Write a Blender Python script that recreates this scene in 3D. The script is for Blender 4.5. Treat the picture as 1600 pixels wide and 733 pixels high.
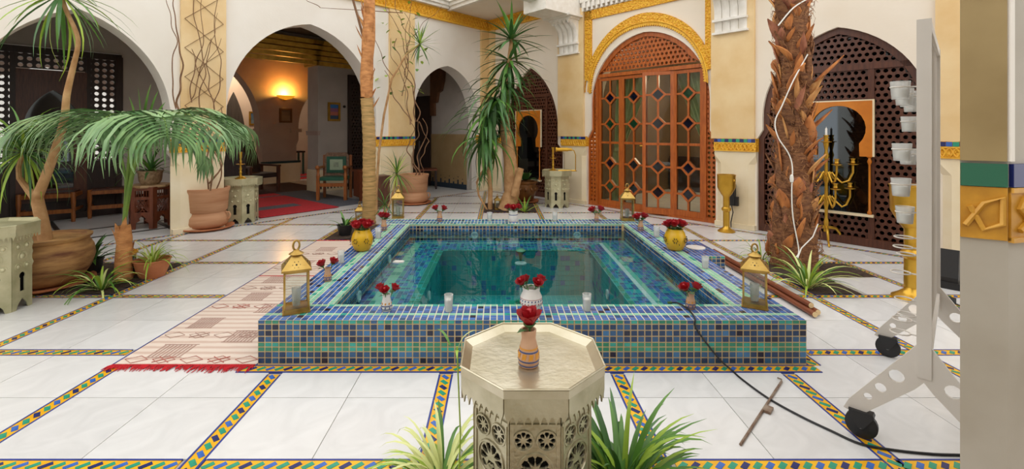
import bpy, bmesh, math, random
from mathutils import Vector, Matrix, noise
from mathutils.geometry import tessellate_polygon
random.seed(7)
for o in list(bpy.data.objects): bpy.data.objects.remove(o)
SC = bpy.context.scene
COL = SC.collection
PI = math.pi; R = math.radians

# ------------------------------------------------------------------ camera, world, exposure
FPX, VX, VY, HC = 724.0, 780.0, 203.0, 1.425      # focal length (px), vanishing point, eye height
cd = bpy.data.cameras.new('camera'); cam = bpy.data.objects.new('camera', cd); COL.objects.link(cam)
cd.sensor_width = 36; cd.lens = 36*FPX/1600
cd.shift_x = (800-VX)/1600; cd.shift_y = (VY-366.5)/1600
cd.clip_start = .05; cd.clip_end = 100
cam.location = (0, 0, HC); cam.rotation_euler = (PI/2, 0, 0)
SC.camera = cam

w = bpy.data.worlds.new('world'); SC.world = w; w.use_nodes = True
bg = w.node_tree.nodes['Background']
bg.inputs[0].default_value = (1.0, .985, .96, 1); bg.inputs[1].default_value = 1.35
vs = SC.view_settings
SC.display_settings.display_device = 'sRGB'
vs.view_transform = 'Standard'; vs.look = 'None'; vs.gamma = 1; vs.exposure = 0.45
vs.use_curve_mapping = False

def area_light(name, loc, size, energy, color, rot=(0, 0, 0)):
    l = bpy.data.lights.new(name, 'AREA'); l.size = size; l.energy = energy; l.color = color
    o = bpy.data.objects.new(name, l); COL.objects.link(o); o.location = loc; o.rotation_euler = rot
    return o

# ------------------------------------------------------------------ helpers: places
def at(px, py, d):                                  # photo pixel at distance d -> point
    return Vector(((px-VX)/FPX*d, d, HC-(py-VY)*d/FPX))
def fl(px, py, z=0.0):                              # photo pixel on the level z -> point
    d = (HC-z)*FPX/(py-VY); return Vector(((px-VX)/FPX*d, d, z))
CORNER = Vector((-.25, 11.1, 0))
AL, AR = R(48.69), R(-49.46)
ML = Matrix.Translation(CORNER) @ Matrix.Rotation(AL, 4, 'Z')   # left wall: x runs to the corner (negative), front is -y
MR = Matrix.Translation(CORNER) @ Matrix.Rotation(AR, 4, 'Z')   # right wall: x runs away from the corner, front is -y

# ------------------------------------------------------------------ helpers: materials
def lin(h):
    h = h.lstrip('#'); v = [int(h[i:i+2], 16)/255 for i in (0, 2, 4)]
    return tuple(x/12.92 if x <= .04045 else ((x+.055)/1.055)**2.4 for x in v)+(1,)
MATS = {}
def mat(name, c1, c2=None, rough=.6, metal=0, scale=6, bump=0, bscale=40, spec=.5, kind='noise', stretch=None, detail=4, trans=0):
    if name in MATS: return MATS[name]
    m = bpy.data.materials.new(name); m.use_nodes = True; MATS[name] = m
    nt = m.node_tree; N = nt.nodes; L = nt.links; b = N['Principled BSDF']
    b.inputs['Roughness'].default_value = rough; b.inputs['Metallic'].default_value = metal
    b.inputs['Specular IOR Level'].default_value = spec
    tc = N.new('ShaderNodeTexCoord'); vec = tc.outputs['Object']
    if stretch:
        mp = N.new('ShaderNodeMapping'); mp.inputs['Scale'].default_value = stretch
        L.new(vec, mp.inputs['Vector']); vec = mp.outputs['Vector']
    if c2:
        if kind == 'noise':
            t = N.new('ShaderNodeTexNoise'); t.inputs['Scale'].default_value = scale; t.inputs['Detail'].default_value = detail; fac = t.outputs['Fac']
        elif kind == 'wave':
            t = N.new('ShaderNodeTexWave'); t.inputs['Scale'].default_value = scale; t.inputs['Distortion'].default_value = 4; t.inputs['Detail'].default_value = 3; fac = t.outputs['Fac']
        elif kind == 'vein':
            t = N.new('ShaderNodeTexNoise'); t.inputs['Scale'].default_value = scale; t.inputs['Detail'].default_value = 8; t.inputs['Distortion'].default_value = 2.2; fac = t.outputs['Fac']
        else:
            t = N.new('ShaderNodeTexVoronoi'); t.inputs['Scale'].default_value = scale; fac = t.outputs['Distance']
        L.new(vec, t.inputs['Vector'])
        r = N.new('ShaderNodeValToRGB'); r.color_ramp.elements[0].position = .3; r.color_ramp.elements[1].position = .7
        r.color_ramp.elements[0].color = lin(c1); r.color_ramp.elements[1].color = lin(c2)
        L.new(fac, r.inputs[0]); L.new(r.outputs[0], b.inputs['Base Color'])
    else:
        b.inputs['Base Color'].default_value = lin(c1)
    if bump:
        t2 = N.new('ShaderNodeTexVoronoi' if kind == 'carve' else 'ShaderNodeTexNoise'); t2.inputs['Scale'].default_value = bscale
        L.new(vec, t2.inputs['Vector'])
        bp = N.new('ShaderNodeBump'); bp.inputs['Strength'].default_value = bump; bp.inputs['Distance'].default_value = .02
        L.new(t2.outputs[0], bp.inputs['Height']); L.new(bp.outputs[0], b.inputs['Normal'])
    if trans: b.inputs['Transmission Weight'].default_value = trans
    return m
def thin_glass(name, tint, ior=1.45, gloss=1.0, rough=.0, bump=0):
    m = bpy.data.materials.new(name); m.use_nodes = True; MATS[name] = m
    nt = m.node_tree; N = nt.nodes; L = nt.links; N.remove(N['Principled BSDF'])
    t = N.new('ShaderNodeBsdfTransparent'); t.inputs[0].default_value = tint+(1,)
    g = N.new('ShaderNodeBsdfGlossy'); g.inputs['Roughness'].default_value = rough; g.inputs[0].default_value = (gloss, gloss, gloss, 1)
    f = N.new('ShaderNodeFresnel'); f.inputs[0].default_value = ior
    mx = N.new('ShaderNodeMixShader'); L.new(f.outputs[0], mx.inputs[0]); L.new(t.outputs[0], mx.inputs[1]); L.new(g.outputs[0], mx.inputs[2])
    if bump:
        tc = N.new('ShaderNodeTexCoord'); ns = N.new('ShaderNodeTexNoise'); ns.inputs['Scale'].default_value = 5; ns.inputs['Detail'].default_value = 1
        L.new(tc.outputs['Object'], ns.inputs['Vector'])
        bp = N.new('ShaderNodeBump'); bp.inputs['Strength'].default_value = bump; bp.inputs['Distance'].default_value = .02
        L.new(ns.outputs[0], bp.inputs['Height'])
        L.new(bp.outputs[0], g.inputs['Normal']); L.new(bp.outputs[0], f.inputs['Normal'])
    L.new(mx.outputs[0], N['Material Output'].inputs[0]); return m
def emit(name, c, s):
    m = bpy.data.materials.new(name); m.use_nodes = True; MATS[name] = m
    b = m.node_tree.nodes['Principled BSDF']; b.inputs['Base Color'].default_value = lin(c)
    b.inputs['Emission Color'].default_value = lin(c); b.inputs['Emission Strength'].default_value = s; return m

PLASTER = mat('white_plaster', '#ece7df', '#e2dbd0', .8, scale=1.3, bump=.05, bscale=30)
PLASTER_R = mat('cream_plaster', '#ebe1d2', '#e2d5c2', .8, scale=1.1, bump=.05, bscale=30)
TADELAKT = mat('beige_tadelakt', '#e9cf9f', '#d9b57c', .45, scale=2.2, bump=.04, bscale=12, detail=7)
TADELAKT2 = mat('pale_tadelakt', '#efe2c6', '#dfcca4', .45, scale=2.0, bump=.04, bscale=12, detail=7)
GOLDSTUCCO = mat('gold_stucco', '#eab32e', '#d89410', .55, scale=30, bump=.9, bscale=34, kind='carve')
GOLDPLAIN = mat('gold_stucco_strand', '#efbd3c', '#d99a1e', .5, scale=12)
WHITESTUCCO = mat('white_stucco', '#eeeae3', '#e0dacf', .7, scale=9, bump=.1, bscale=40)
CEDAR = mat('cedar_wood', '#b96222', '#944613', .35, scale=7, stretch=(6, 6, .8), bump=.08, bscale=25)
DARKWOOD = mat('dark_cedar_wood', '#5f3420', '#432113', .4, scale=7, stretch=(6, 6, .8), bump=.08, bscale=25)
BLACKWOOD = mat('black_brown_wood', '#33201a', '#22130f', .45, scale=7, stretch=(6, 6, .8))
MIDWOOD = mat('chair_wood', '#a3622c', '#7c431b', .4, scale=7, stretch=(6, 6, .8))
MARBLE = mat('white_marble', '#d0cfce', '#dcdbda', .22, scale=1.7, kind='vein', spec=.4)
GROUT = mat('floor_grout', '#a9a49a', None, .8)
YEL = mat('zellige_yellow', '#f0b81e', '#d99c12', .3, scale=14)
NAVY = mat('zellige_navy', '#25306f', '#1d2455', .25, scale=14)
BLUE = mat('zellige_blue', '#3d6dbd', '#2f57a4', .25, scale=14)
GREEN = mat('zellige_green', '#2f9c7c', '#23846a', .25, scale=14)
PN = mat('pool_navy_tile', '#27456f', '#1c3254', .15, scale=9)
PB = mat('pool_blue_tile', '#34628f', '#2a527c', .15, scale=9)
PM = mat('pool_mid_blue_tile', '#437aab', '#386b9b', .15, scale=9)
PK = mat('pool_dark_tile', '#1a2440', '#1f2038', .15, scale=9)
PG = mat('pool_green_tile', '#3a8f74', '#2c7a63', .18, scale=9)
PT = mat('pool_turquoise_tile', '#3aa99c', '#2b9186', .18, scale=9)
PMINT = mat('pool_mint_tile', '#98cdb4', '#80bda2', .2, scale=9)
SANDGROUT = mat('sand_grout', '#dcc294', '#c8aa78', .85, scale=6)
PALEGROUT = mat('pale_grout', '#d9d2bd', '#c9bfa5', .8, scale=6)
TEALGROUT = mat('teal_grout', '#7ea7a0', None, .8)
PR1 = mat('rim_skylit_blue_tile', '#5079bb', '#4169aa', .15, scale=9)  # rim blues lightened to carry the sky's reflection on upper faces
PR2 = mat('rim_skylit_slate_tile', '#3f5f9a', '#345088', .15, scale=9)
PTEAL = mat('pit_teal_tile', '#3fa9a6', '#2f9396', .2, scale=6)
BRASS = mat('polished_brass', '#dbae44', '#bd902c', .3, .75, scale=5)
BRASS_D = mat('aged_brass', '#c8a860', '#a07d3a', .38, .85, scale=9)
SILVER = mat('chased_silver_metal', '#c8c1a8', '#a59d80', .34, .75, scale=9, bump=.12, bscale=55)
SILVER_T = mat('silver_tray', '#d2cab4', '#b9af93', .28, .8, scale=7, bump=.05, bscale=45)
SILVER_G = mat('grey_green_metal', '#c9c4a2', '#a9a582', .42, .45, scale=8, bump=.08, bscale=50)
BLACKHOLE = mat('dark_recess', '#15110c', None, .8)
TERRA = mat('terracotta', '#c07a50', '#a8633d', .8, scale=5, bump=.08, bscale=30)
TERRA_B = mat('banded_terracotta', '#c79873', '#b07b56', .75, scale=3, stretch=(.6, .6, 7), bump=.06, bscale=20)
TERRA_D = mat('worn_terracotta', '#c89a60', '#6b3f26', .75, scale=2.2, stretch=(1.6, 1.6, 8), bump=.25, bscale=14, detail=10)
SOIL = mat('soil', '#4a382b', '#2e2219', .95, scale=25, bump=.6, bscale=60)
LEAF = mat('leaf_green', '#5f8c34', '#3f6d22', .45, scale=4)
LEAF_D = mat('leaf_dark_green', '#4f7a3f', '#345c2b', .4, scale=4)
LEAF_P = mat('palm_sheen_green', '#8aac72', '#557f4c', .32, scale=5)  # green whitened to carry the sheen of the fronds
LEAF_L = mat('leaf_lime', '#a7c048', '#7fa02e', .45, scale=4)
LEAF_S = mat('leaf_striped_cream', '#d9dc9a', '#c6cf7d', .45, scale=4)
STEM_G = mat('palm_stem_green', '#7d9c3c', '#5c8030', .5, scale=4)
BARK = mat('tan_bark', '#c69e70', '#a2764a', .8, scale=10, bump=.2, bscale=40)
BARK_R = mat('ringed_palm_bark', '#c89f66', '#8a7342', .8, scale=6, stretch=(1, 1, 9), bump=.3, bscale=25)
BARK_O = mat('orange_palm_bark', '#d8995e', '#a56a3c', .8, scale=6, stretch=(1.5, 1.5, 4), bump=.4, bscale=25)
FIBRE = mat('palm_fibre', '#9a6a44', '#5d3824', .9, scale=14, stretch=(1, 1, 3), bump=.8, bscale=35)
BOOT = mat('palm_boot', '#cf8646', '#9c5a30', .75, scale=5, stretch=(3, 3, 1), bump=.2, bscale=30)
VINE = mat('vine_bark', '#8d6a4c', '#6a4b34', .85, scale=12)
BOOT2 = mat('palm_boot_pale', '#dfa868', '#b87a44', .75, scale=5, stretch=(3, 3, 1), bump=.2, bscale=30)
BOOT3 = mat('palm_boot_rosy', '#bd7d5e', '#8f5540', .75, scale=5, stretch=(3, 3, 1), bump=.2, bscale=30)
ROSE = mat('rose_red', '#b3101d', '#8a0814', .55, scale=30)
YELPOT = mat('yellow_glaze', '#dcae1c', '#c4920f', .3, scale=5)
WHITEPOT = mat('white_glaze', '#e5e1dc', '#d2ccc6', .35, scale=8)
TANPOT = mat('tan_pottery', '#c9a283', '#ab7e60', .55, scale=8)
BLACKP = mat('black_plastic', '#1c1c1e', None, .5)
BLACKPAINT = mat('black_paint', '#22201c', None, .5)
WHITEMET = mat('white_painted_steel', '#d2ccc4', '#c8c1b8', .4, scale=3)
CHROME = mat('zinc_hub', '#b8b8b4', None, .35, .9)
WAX = mat('white_wax', '#e9e6de', None, .6)
ORANGE = mat('orange_lacquer', '#d8851f', '#b86510', .4, scale=4)
MIRROR = mat('mirror_glass', '#4d5256', None, .03, 1)
CURTAIN = mat('sage_curtain', '#c3cf9e', '#acb984', .7, scale=5)
REDRUG = mat('red_carpet', '#c22a33', '#a81f2a', .95, scale=30, bump=.2, bscale=200)
GREYRUG = mat('grey_carpet', '#5d5f66', '#4c4d54', .95, scale=30, bump=.2, bscale=200)
REDFRINGE = mat('red_wool', '#c8202a', '#a3141e', .95, scale=30)
GREENLEATHER = mat('green_leather', '#1f5b46', '#174635', .4, scale=6)
PALELEATHER = mat('pale_leather', '#9fae92', '#8a9a80', .5, scale=6)
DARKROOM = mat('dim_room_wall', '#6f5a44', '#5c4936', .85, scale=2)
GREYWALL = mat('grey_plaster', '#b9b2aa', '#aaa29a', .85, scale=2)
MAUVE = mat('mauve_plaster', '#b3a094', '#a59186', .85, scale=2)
GLASS = thin_glass('clear_glass', (.93, .95, .93))
DGLASS = thin_glass('door_glass', (.92, .95, .92), gloss=.55)
WATER = thin_glass('water', (.70, .94, .95), 1.33, .95, .0, bump=.06)
GNAVY = mat('navy_stained_glass', '#16163e', None, .1, spec=.5)
GGREEN = mat('green_stained_glass', '#1f5b3e', None, .1, spec=.5)
FROST = thin_glass('frosted_glass', (.97, .98, .98), 1.3, .9, .1)
def _milky(m, k):
    nt = m.node_tree; o = nt.nodes['Material Output']; src = o.inputs[0].links[0].from_socket
    d = nt.nodes.new('ShaderNodeBsdfDiffuse'); d.inputs[0].default_value = (.92, .92, .90, 1); mx = nt.nodes.new('ShaderNodeMixShader'); mx.inputs[0].default_value = k
    nt.links.new(src, mx.inputs[1]); nt.links.new(d.outputs[0], mx.inputs[2]); nt.links.new(mx.outputs[0], o.inputs[0])
_milky(FROST, .30)

# ------------------------------------------------------------------ helpers: meshes
class MB:
    def __init__(s): s.v = []; s.f = []; s.m = []; s.cur = 0
    def add(s, vs, fs, M=None):
        o = len(s.v)
        s.v += [tuple(M @ Vector(p)) if M else tuple(p) for p in vs]
        s.f += [tuple(i+o for i in f) for f in fs]; s.m += [s.cur]*len(fs); return s
    def box(s, x0, x1, y0, y1, z0, z1, M=None):
        return s.add([(x0,y0,z0),(x1,y0,z0),(x1,y1,z0),(x0,y1,z0),(x0,y0,z1),(x1,y0,z1),(x1,y1,z1),(x0,y1,z1)],
                     [(0,3,2,1),(4,5,6,7),(0,1,5,4),(1,2,6,5),(2,3,7,6),(3,0,4,7)], M)
    def ext(s, polys, a, b, M=None, up=True):        # polygon (holes after the first) given thickness a..b
        pl = [[Vector((p[0], p[1], 0)) for p in q] for q in polys]
        tri = tessellate_polygon(pl)
        flat = [p for q in polys for p in q]; n = len(flat)
        mk = (lambda p, t: (p[0], t, p[1])) if up else (lambda p, t: (p[0], p[1], t))
        v = [mk(p, a) for p in flat]+[mk(p, b) for p in flat]
        f = [tuple(t) for t in tri]+[tuple(i+n for i in reversed(t)) for t in tri]
        o = 0
        for q in polys:
            k = len(q)
            f += [(o+i, o+(i+1) % k, n+o+(i+1) % k, n+o+i) for i in range(k)]; o += k
        return s.add(v, f, M)
    def lathe(s, prof, seg=16, M=None, cap=True, flat=0):
        v = []; f = []
        for r, z in prof:
            for i in range(seg):
                a = 2*PI*(i+flat)/seg; v.append((r*math.cos(a), r*math.sin(a), z))
        for j in range(len(prof)-1):
            for i in range(seg):
                k = (i+1) % seg; f.append((j*seg+i, j*seg+k, (j+1)*seg+k, (j+1)*seg+i))
        if cap:
            if prof[0][0] > .0005: f.append(tuple(range(seg))[::-1])
            if prof[-1][0] > .0005: f.append(tuple(range((len(prof)-1)*seg, len(prof)*seg)))
        return s.add(v, f, M)
    def tube(s, pts, rad, seg=6, M=None, closed=False):
        pts = [Vector(p) for p in pts]; n = len(pts)
        if not isinstance(rad, (list, tuple)): rad = [rad]*n
        v = []; f = []; prev = None
        for i, p in enumerate(pts):
            t = (pts[(i+1) % n]-pts[i-1]) if (closed or 0 < i < n-1) else (pts[1]-pts[0] if i == 0 else pts[-1]-pts[-2])
            t.normalize()
            if prev is None:
                a = Vector((0, 0, 1)) if abs(t.z) < .9 else Vector((1, 0, 0)); u = t.cross(a).normalized()
            else:
                u = (prev-t*prev.dot(t)); u = u.normalized() if u.length > 1e-6 else t.orthogonal().normalized()
            prev = u; b = t.cross(u)
            for k in range(seg):
                q = 2*PI*k/seg; v.append(p+(u*math.cos(q)+b*math.sin(q))*rad[i])
        m = n if closed else n-1
        for i in range(m):
            for k in range(seg):
                a = i*seg+k; b_ = i*seg+(k+1) % seg; j = ((i+1) % n)*seg
                f.append((a, b_, j+(k+1) % seg, j+k))
        if not closed: f += [tuple(range(seg))[::-1], tuple(range((n-1)*seg, n*seg))]
        return s.add(v, f, M)
    def ball(s, c, r, seg=8, rings=5, sc=(1, 1, 1)):
        pr = [(math.sin(PI*i/rings)*r, -math.cos(PI*i/rings)*r) for i in range(rings+1)]
        pr[0] = (.0001, -r); pr[-1] = (.0001, r)
        return s.lathe(pr, seg, Matrix.Translation(c) @ Matrix.Diagonal((*sc, 1)), cap=False)
    def data(s, name, mats, smooth=False):
        me = bpy.data.meshes.new(name); me.from_pydata([tuple(p) for p in s.v], [], s.f)
        if not isinstance(mats, (list, tuple)): mats = [mats]
        for m in mats: me.materials.append(m)
        if len(mats) > 1: me.polygons.foreach_set('material_index', s.m)
        if smooth:
            me.polygons.foreach_set('use_smooth', [True]*len(me.polygons))
        me.update(); return me

def put(name, me, parent=None, loc=(0, 0, 0), rot=(0, 0, 0), scale=(1, 1, 1)):
    o = bpy.data.objects.new(name, me); COL.objects.link(o)
    o.location = loc; o.rotation_euler = rot; o.scale = scale
    if parent: o.parent = parent
    return o
def obj(name, mb, m, parent=None, smooth=False, loc=(0, 0, 0), rotz=0, fix=True):
    me = mb.data(name, m, smooth)
    if fix and me.polygons:
        bm = bmesh.new(); bm.from_mesh(me); bmesh.ops.recalc_face_normals(bm, faces=bm.faces); bm.to_mesh(me); bm.free()
    if smooth and hasattr(me, 'set_sharp_from_angle'): me.set_sharp_from_angle(angle=R(42))
    return put(name, me, parent, loc, (0, 0, rotz))
def tag(o, label, cat, group=None, kind=None):
    o['label'] = label; o['category'] = cat
    if group: o['group'] = group
    if kind: o['kind'] = kind
    return o
def thing(name, label, cat, loc=(0, 0, 0), rotz=0, group=None):
    o = bpy.data.objects.new(name, None); COL.objects.link(o); o.empty_display_size = .1
    o.location = loc; o.rotation_euler = (0, 0, rotz); return tag(o, label, cat, group)
def struct(o): o['kind'] = 'structure'; return o
def stuff(o): o['kind'] = 'stuff'; return o
def dup(root, loc, rotz, label=None, scale=None):
    r = root.copy(); COL.objects.link(r); r.location = loc; r.rotation_euler = (0, 0, rotz)
    if scale: r.scale = (scale,)*3
    if label: r['label'] = label
    for ch in list(root.children):
        c = ch.copy(); COL.objects.link(c); c.parent = r
        for g in list(ch.children):
            d = g.copy(); COL.objects.link(d); d.parent = c
    return r

def arc(c, w, zs, za, n=14):                        # two-centred pointed arch, left foot to right foot
    H = za-zs; e = (H*H-w*w)/(2*w); r = w+e; out = []
    for i in range(n+1):
        t = math.atan2(H, e)*i/n
        out.append((e-r*math.cos(t), r*math.sin(t)))
    return [(c+x, zs+z) for x, z in out]+[(c-x, zs+z) for x, z in reversed(out[:-1])]
def opening(c, w, zs, za, low=.1, z1=1.0, z2=1.14):
    return [(c-w-low, 0), (c-w-low, z1), (c-w, z2)]+arc(c, w, zs, za)+[(c+w, z2), (c+w+low, z1), (c+w+low, 0)]
def inside(poly, x, y):
    c = False; j = len(poly)-1
    for i in range(len(poly)):
        a, b = poly[i], poly[j]
        if (a[1] > y) != (b[1] > y) and x < (b[0]-a[0])*(y-a[1])/(b[1]-a[1])+a[0]: c = not c
        j = i
    return c
def lattice(mb, ok, x0, x1, z0, z1, p, ya, yb, hole=.36, stag=True):
    row = 0; z = z0
    while z < z1:
        x = x0-(p/2 if (stag and row % 2) else 0)
        while x < x1:
            cx, cz = x+p/2, z+p/2
            if ok(cx, cz):
                h = p/2; r = p*hole
                ring = [(-h,-h),(0,-h),(h,-h),(h,0),(h,h),(0,h),(-h,h),(-h,0)]
                v = [(cx+a, ya, cz+b) for a, b in ring]
                for i in range(8):
                    q = PI*1.25+i*PI/4; v.append((cx+r*math.cos(q), ya, cz+r*math.sin(q)))
                for i in range(8):
                    q = PI*1.25+i*PI/4; v.append((cx+r*math.cos(q), yb, cz+r*math.sin(q)))
                f = []
                for i in range(8):
                    k = (i+1) % 8; f += [(i, k, 8+k, 8+i), (8+i, 8+k, 16+k, 16+i)]
                mb.add(v, f)
            x += p
        z += p; row += 1
    return mb
def offset_arch(c, w, zs, za, low, d):               # opening outline shrunk by d
    return [(c-w-low+d, d*.5), (c-w-low+d, 1.0), (c-w+d, 1.14)]+arc(c, w-d, zs, za-d)+[(c+w-d, 1.14), (c+w+low-d, 1.0), (c+w+low-d, d*.5)]

# ------------------------------------------------------------------ the floor
GX, GY, BW = -.31, 1.965, .082                       # grid of mosaic bands, one metre apart
PX0, PX1, PY0, PY1, PZ = -1.458, 1.856, 2.80, 5.97, .276      # pool body
nR = (math.sin(AR)*1, -math.cos(AR))                 # courtyard normals of the two walls
def nl(x, y): return (x-CORNER.x)*math.sin(AL)-(y-CORNER.y)*math.cos(AL)
def nr(x, y): return (x-CORNER.x)*math.sin(AR)-(y-CORNER.y)*math.cos(AR)
def clip(poly, fn, lim):
    out = []
    for i in range(len(poly)):
        a, b = poly[i], poly[(i+1) % len(poly)]
        fa, fb = fn(*a)-lim, fn(*b)-lim
        if fa >= 0: out.append(a)
        if fa*fb < 0:
            t = fa/(fa-fb); out.append((a[0]+(b[0]-a[0])*t, a[1]+(b[1]-a[1])*t))
    return out
fb = MB(); fb.ext([[(-14, -2.5), (9, -2.5), (9, 20), (-14, 20)], [(-1.2, 2.9), (-1.2, 5.8), (1.65, 5.8), (1.65, 2.9)]], -.08, -.006, up=False)
floor = struct(obj('floor', fb, GROUT))
beds = {(-4, 2): 'left', (-2, 4): 'mid', (3, 2): 'right', (0, 6): 'back', (0, -1): 'front'}   # grid cells left open as planting beds
LWB, RWB = .10, .24
slab_me = MB().box(-.5, .5, -.5, .5, -.02, 0).data('marble_slab', MARBLE)
marbles = [MARBLE]
for i, (c1, c2) in enumerate((('#d2d1d0', '#dedddc'), ('#cccbca', '#d9d8d7'))):
    marbles.append(mat('white_marble_tone_%d' % i, c1, c2, .22, scale=1.4+i*.5, kind='vein', spec=.4))
slab_mes = []
for m in marbles:
    slab_mes.append(MB().box(-.5, .5, -.5, .5, -.02, 0).data('marble_slab', m))
for i in range(-8, 8):
    for j in range(-3, 10):
        if (i, j) in beds and (i, j) != (3, 2): continue
        x0, x1 = GX+i+BW/2, GX+i+1-BW/2; y0, y1 = GY+j+BW/2, GY+j+1-BW/2
        if y1 < .6 and abs((x0+x1)/2) > 2: continue
        xm, ym = (x0+x1)/2, (y0+y1)/2; g = .0022
        for (a0, a1) in ((x0, xm-g), (xm+g, x1)):
            for (b0, b1) in ((y0, ym-g), (ym+g, y1)):
                if (i, j) == (3, 2) and (a0 < xm-.1 or b0 > ym): continue
                if a0 > PX0 and a1 < PX1 and b0 > PY0 and b1 < PY1: continue
                p = [(a0, b0), (a1, b0), (a1, b1), (a0, b1)]
                q = clip(clip(p, nl, LWB), nr, RWB)
                if len(q) < 3: continue
                # in view?
                vis = any(-350 < VX+FPX*x/max(y, .3) < 1800 and VY+FPX*HC/max(y, .3) < 1000 for x, y in q)
                if not vis: continue
                if len(q) == 4 and all(u == v for u, v in zip(p, q)):
                    put('marble_slab', random.choice(slab_mes), floor, ((a0+a1)/2, (b0+b1)/2, 0), (0, 0, random.choice((0, PI))), (a1-a0, b1-b0, 1))
                else:
                    obj('marble_slab', MB().ext([q], -.02, 0, up=False), random.choice(marbles), floor)
# mosaic bands: yellow ground, blue edges, lozenges
band_y = MB(); band_b = MB(); loz = []
def band(ax, ay, bx, by, w=BW, pitch=.053, skip=None, phase=0, z=0):
    d = Vector((bx-ax, by-ay)); n = d.length; d /= n; s = Vector((-d.y, d.x))
    M = Matrix(((d.x, s.x, 0, ax), (d.y, s.y, 0, ay), (0, 0, 1, 0), (0, 0, 0, 1)))
    k = int(n/pitch)
    run = []
    for i in range(k):
        c = Vector((ax, ay))+d*pitch*(i+.5)
        if skip and skip(c.x, c.y): run.append(None); continue
        run.append(c)
    i = 0
    while i < k:
        if run[i] is None: i += 1; continue
        j = i
        while j < k and run[j] is not None: j += 1
        band_y.box(i*pitch, j*pitch, -w/2+.004, w/2-.004, -.02, z, M)
        band_b.box(i*pitch, j*pitch, -w/2, -w/2+.010, -.02, .0012+z, M); band_b.box(i*pitch, j*pitch, w/2-.010, w/2, -.02, .0012+z, M)
        i = j
    for i, c in enumerate(run):
        if c is not None: loz.append((c.x, c.y, math.atan2(d.y, d.x), (i+phase) % 4, (w-.022)/.054, z))
inpool = lambda x, y: PX0-.1 < x < PX1+.1 and PY0-.12 < y < PY1+.05
off = lambda x, y: nl(x, y) < LWB+.02 or nr(x, y) < RWB+.02 or inpool(x, y)
for i in range(-7, 7):
    x = GX+i
    band(x, 1.0 if -2 < i < 4 else 1.6, x, 12, skip=off)
for j in range(-1, 9):
    y = GY+j
    band(-9, y, 7, y, skip=lambda x, y: off(x, y) or (abs((x-GX+.5) % 1-.5) < .039))
band(PX0-.09, PY0-.042, PX1+.09, PY0-.042, z=.003)
band(PX1+.048, PY0, PX1+.048, PY1, z=.0025); band(PX0-.048, PY0, PX0-.048, PY1, z=.0025)
for fn_M, lim, rng in ((ML, LWB-.04, (-9, -.3)), (MR, RWB-.04, (.3, 8.6))):
    a = fn_M @ Vector((rng[0], -lim, 0)); b = fn_M @ Vector((rng[1], -lim, 0)); band(a.x, a.y, b.x, b.y)
obj('band_ground', band_y, YEL, floor); obj('band_edging', band_b, mat('zellige_edge_blue', '#2b3f94', '#233478', .3, scale=14), floor)
LZ = [(-.0262, -.0075), (-.009, -.0225), (.0262, .0075), (.009, .0225)]
loz_me = [MB().ext([LZ], -.01, .0014, up=False).data('mosaic_lozenge', m) for m in (GREEN, NAVY, GREEN, BLUE)]
inv = [l for l in loz if 0 < l[1] and -500 < VX+FPX*l[0]/l[1] < 1900 and VY+FPX*HC/l[1] < 1000]
seen = lambda l: 0 < VX+FPX*l[0]/l[1] < 1507 and VY+FPX*HC/l[1] < 733
inv.sort(key=lambda l: l[1]+(0 if seen(l) else 99)); near = inv[:300]
for x, y, a, k, sw, z in near: put('mosaic_lozenge', loz_me[k], floor, (x, y, z), (0, 0, a), (1, sw, 1))
far = MB()
for x, y, a, k, sw, z in inv[300:]:
    far.cur = (0, 1, 0, 2)[k]
    far.ext([LZ], -.01, .0014, Matrix.Translation((x, y, z)) @ Matrix.Rotation(a, 4, 'Z'), up=False)
stuff(obj('mosaic_lozenges', far, [GREEN, NAVY, BLUE], floor))
labs = {'left': 'dark soil bed beneath the drooping palm at the left', 'mid': 'dark soil bed around the slender ringed palm trunk',
        'right': 'soil bed at the foot of the thick shaggy palm trunk', 'back': 'soil bed under the tall yucca behind the pool',
        'front': 'soil bed under the front silver table'}
for (i, j), nm in beds.items():
    m = MB(); n = 14; x0, y0, s = GX+i+BW/2, GY+j+BW/2, 1-BW
    v = [(x0+s*a/n, y0+s*b/n, -.016 if nm == 'right' and a > n/2-.6 and b < n/2+.4 else .004+.016*abs(noise.noise((a*.9+i*9, b*.9, j)))) for b in range(n+1) for a in range(n+1)]
    m.add(v, [(b*(n+1)+a, b*(n+1)+a+1, (b+1)*(n+1)+a+1, (b+1)*(n+1)+a) for b in range(n) for a in range(n)])
    tag(obj('soil_bed', m, SOIL, smooth=True), labs[nm], 'soil', kind='stuff')

# ------------------------------------------------------------------ the pool
IX0, IX1, IY0, IY1 = -1.095, 1.52, 3.055, 5.66       # inner edge of the rim
QX0, QX1, QY0, QY1 = -.64, 1.01, 3.56, 5.17          # sunken pit
ZS, ZB, ZW = .075, -.42, .19                         # shelf, pit bottom, water level
pool = thing('pool', 'raised square plunge pool covered in blue and green mosaic tiles', 'pool', ((PX0+PX1)/2, (PY0+PY1)/2, 0))
pool_o = pool.location.copy()
def pobj(name, mb, m, smooth=False): return obj(name, mb, m, pool, smooth, loc=-pool_o)
m = MB()
m.box(PX0, PX1, PY0, IY0, 0, PZ-.003); m.box(PX0, PX1, IY1, PY1, 0, PZ-.003)
m.box(PX0, IX0, IY0, IY1, 0, PZ-.003); m.box(IX1, PX1, IY0, IY1, 0, PZ-.003)
pobj('rim_body', m, SANDGROUT)
m = MB()
m.ext([[(PX0, PY0), (PX1, PY0), (PX1, PY1), (PX0, PY1)], [(IX0, IY0), (IX0, IY1), (IX1, IY1), (IX1, IY0)]], PZ-.006, PZ-.0025, up=False); pobj('rim_top', m, PALEGROUT)
m = MB()
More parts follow.
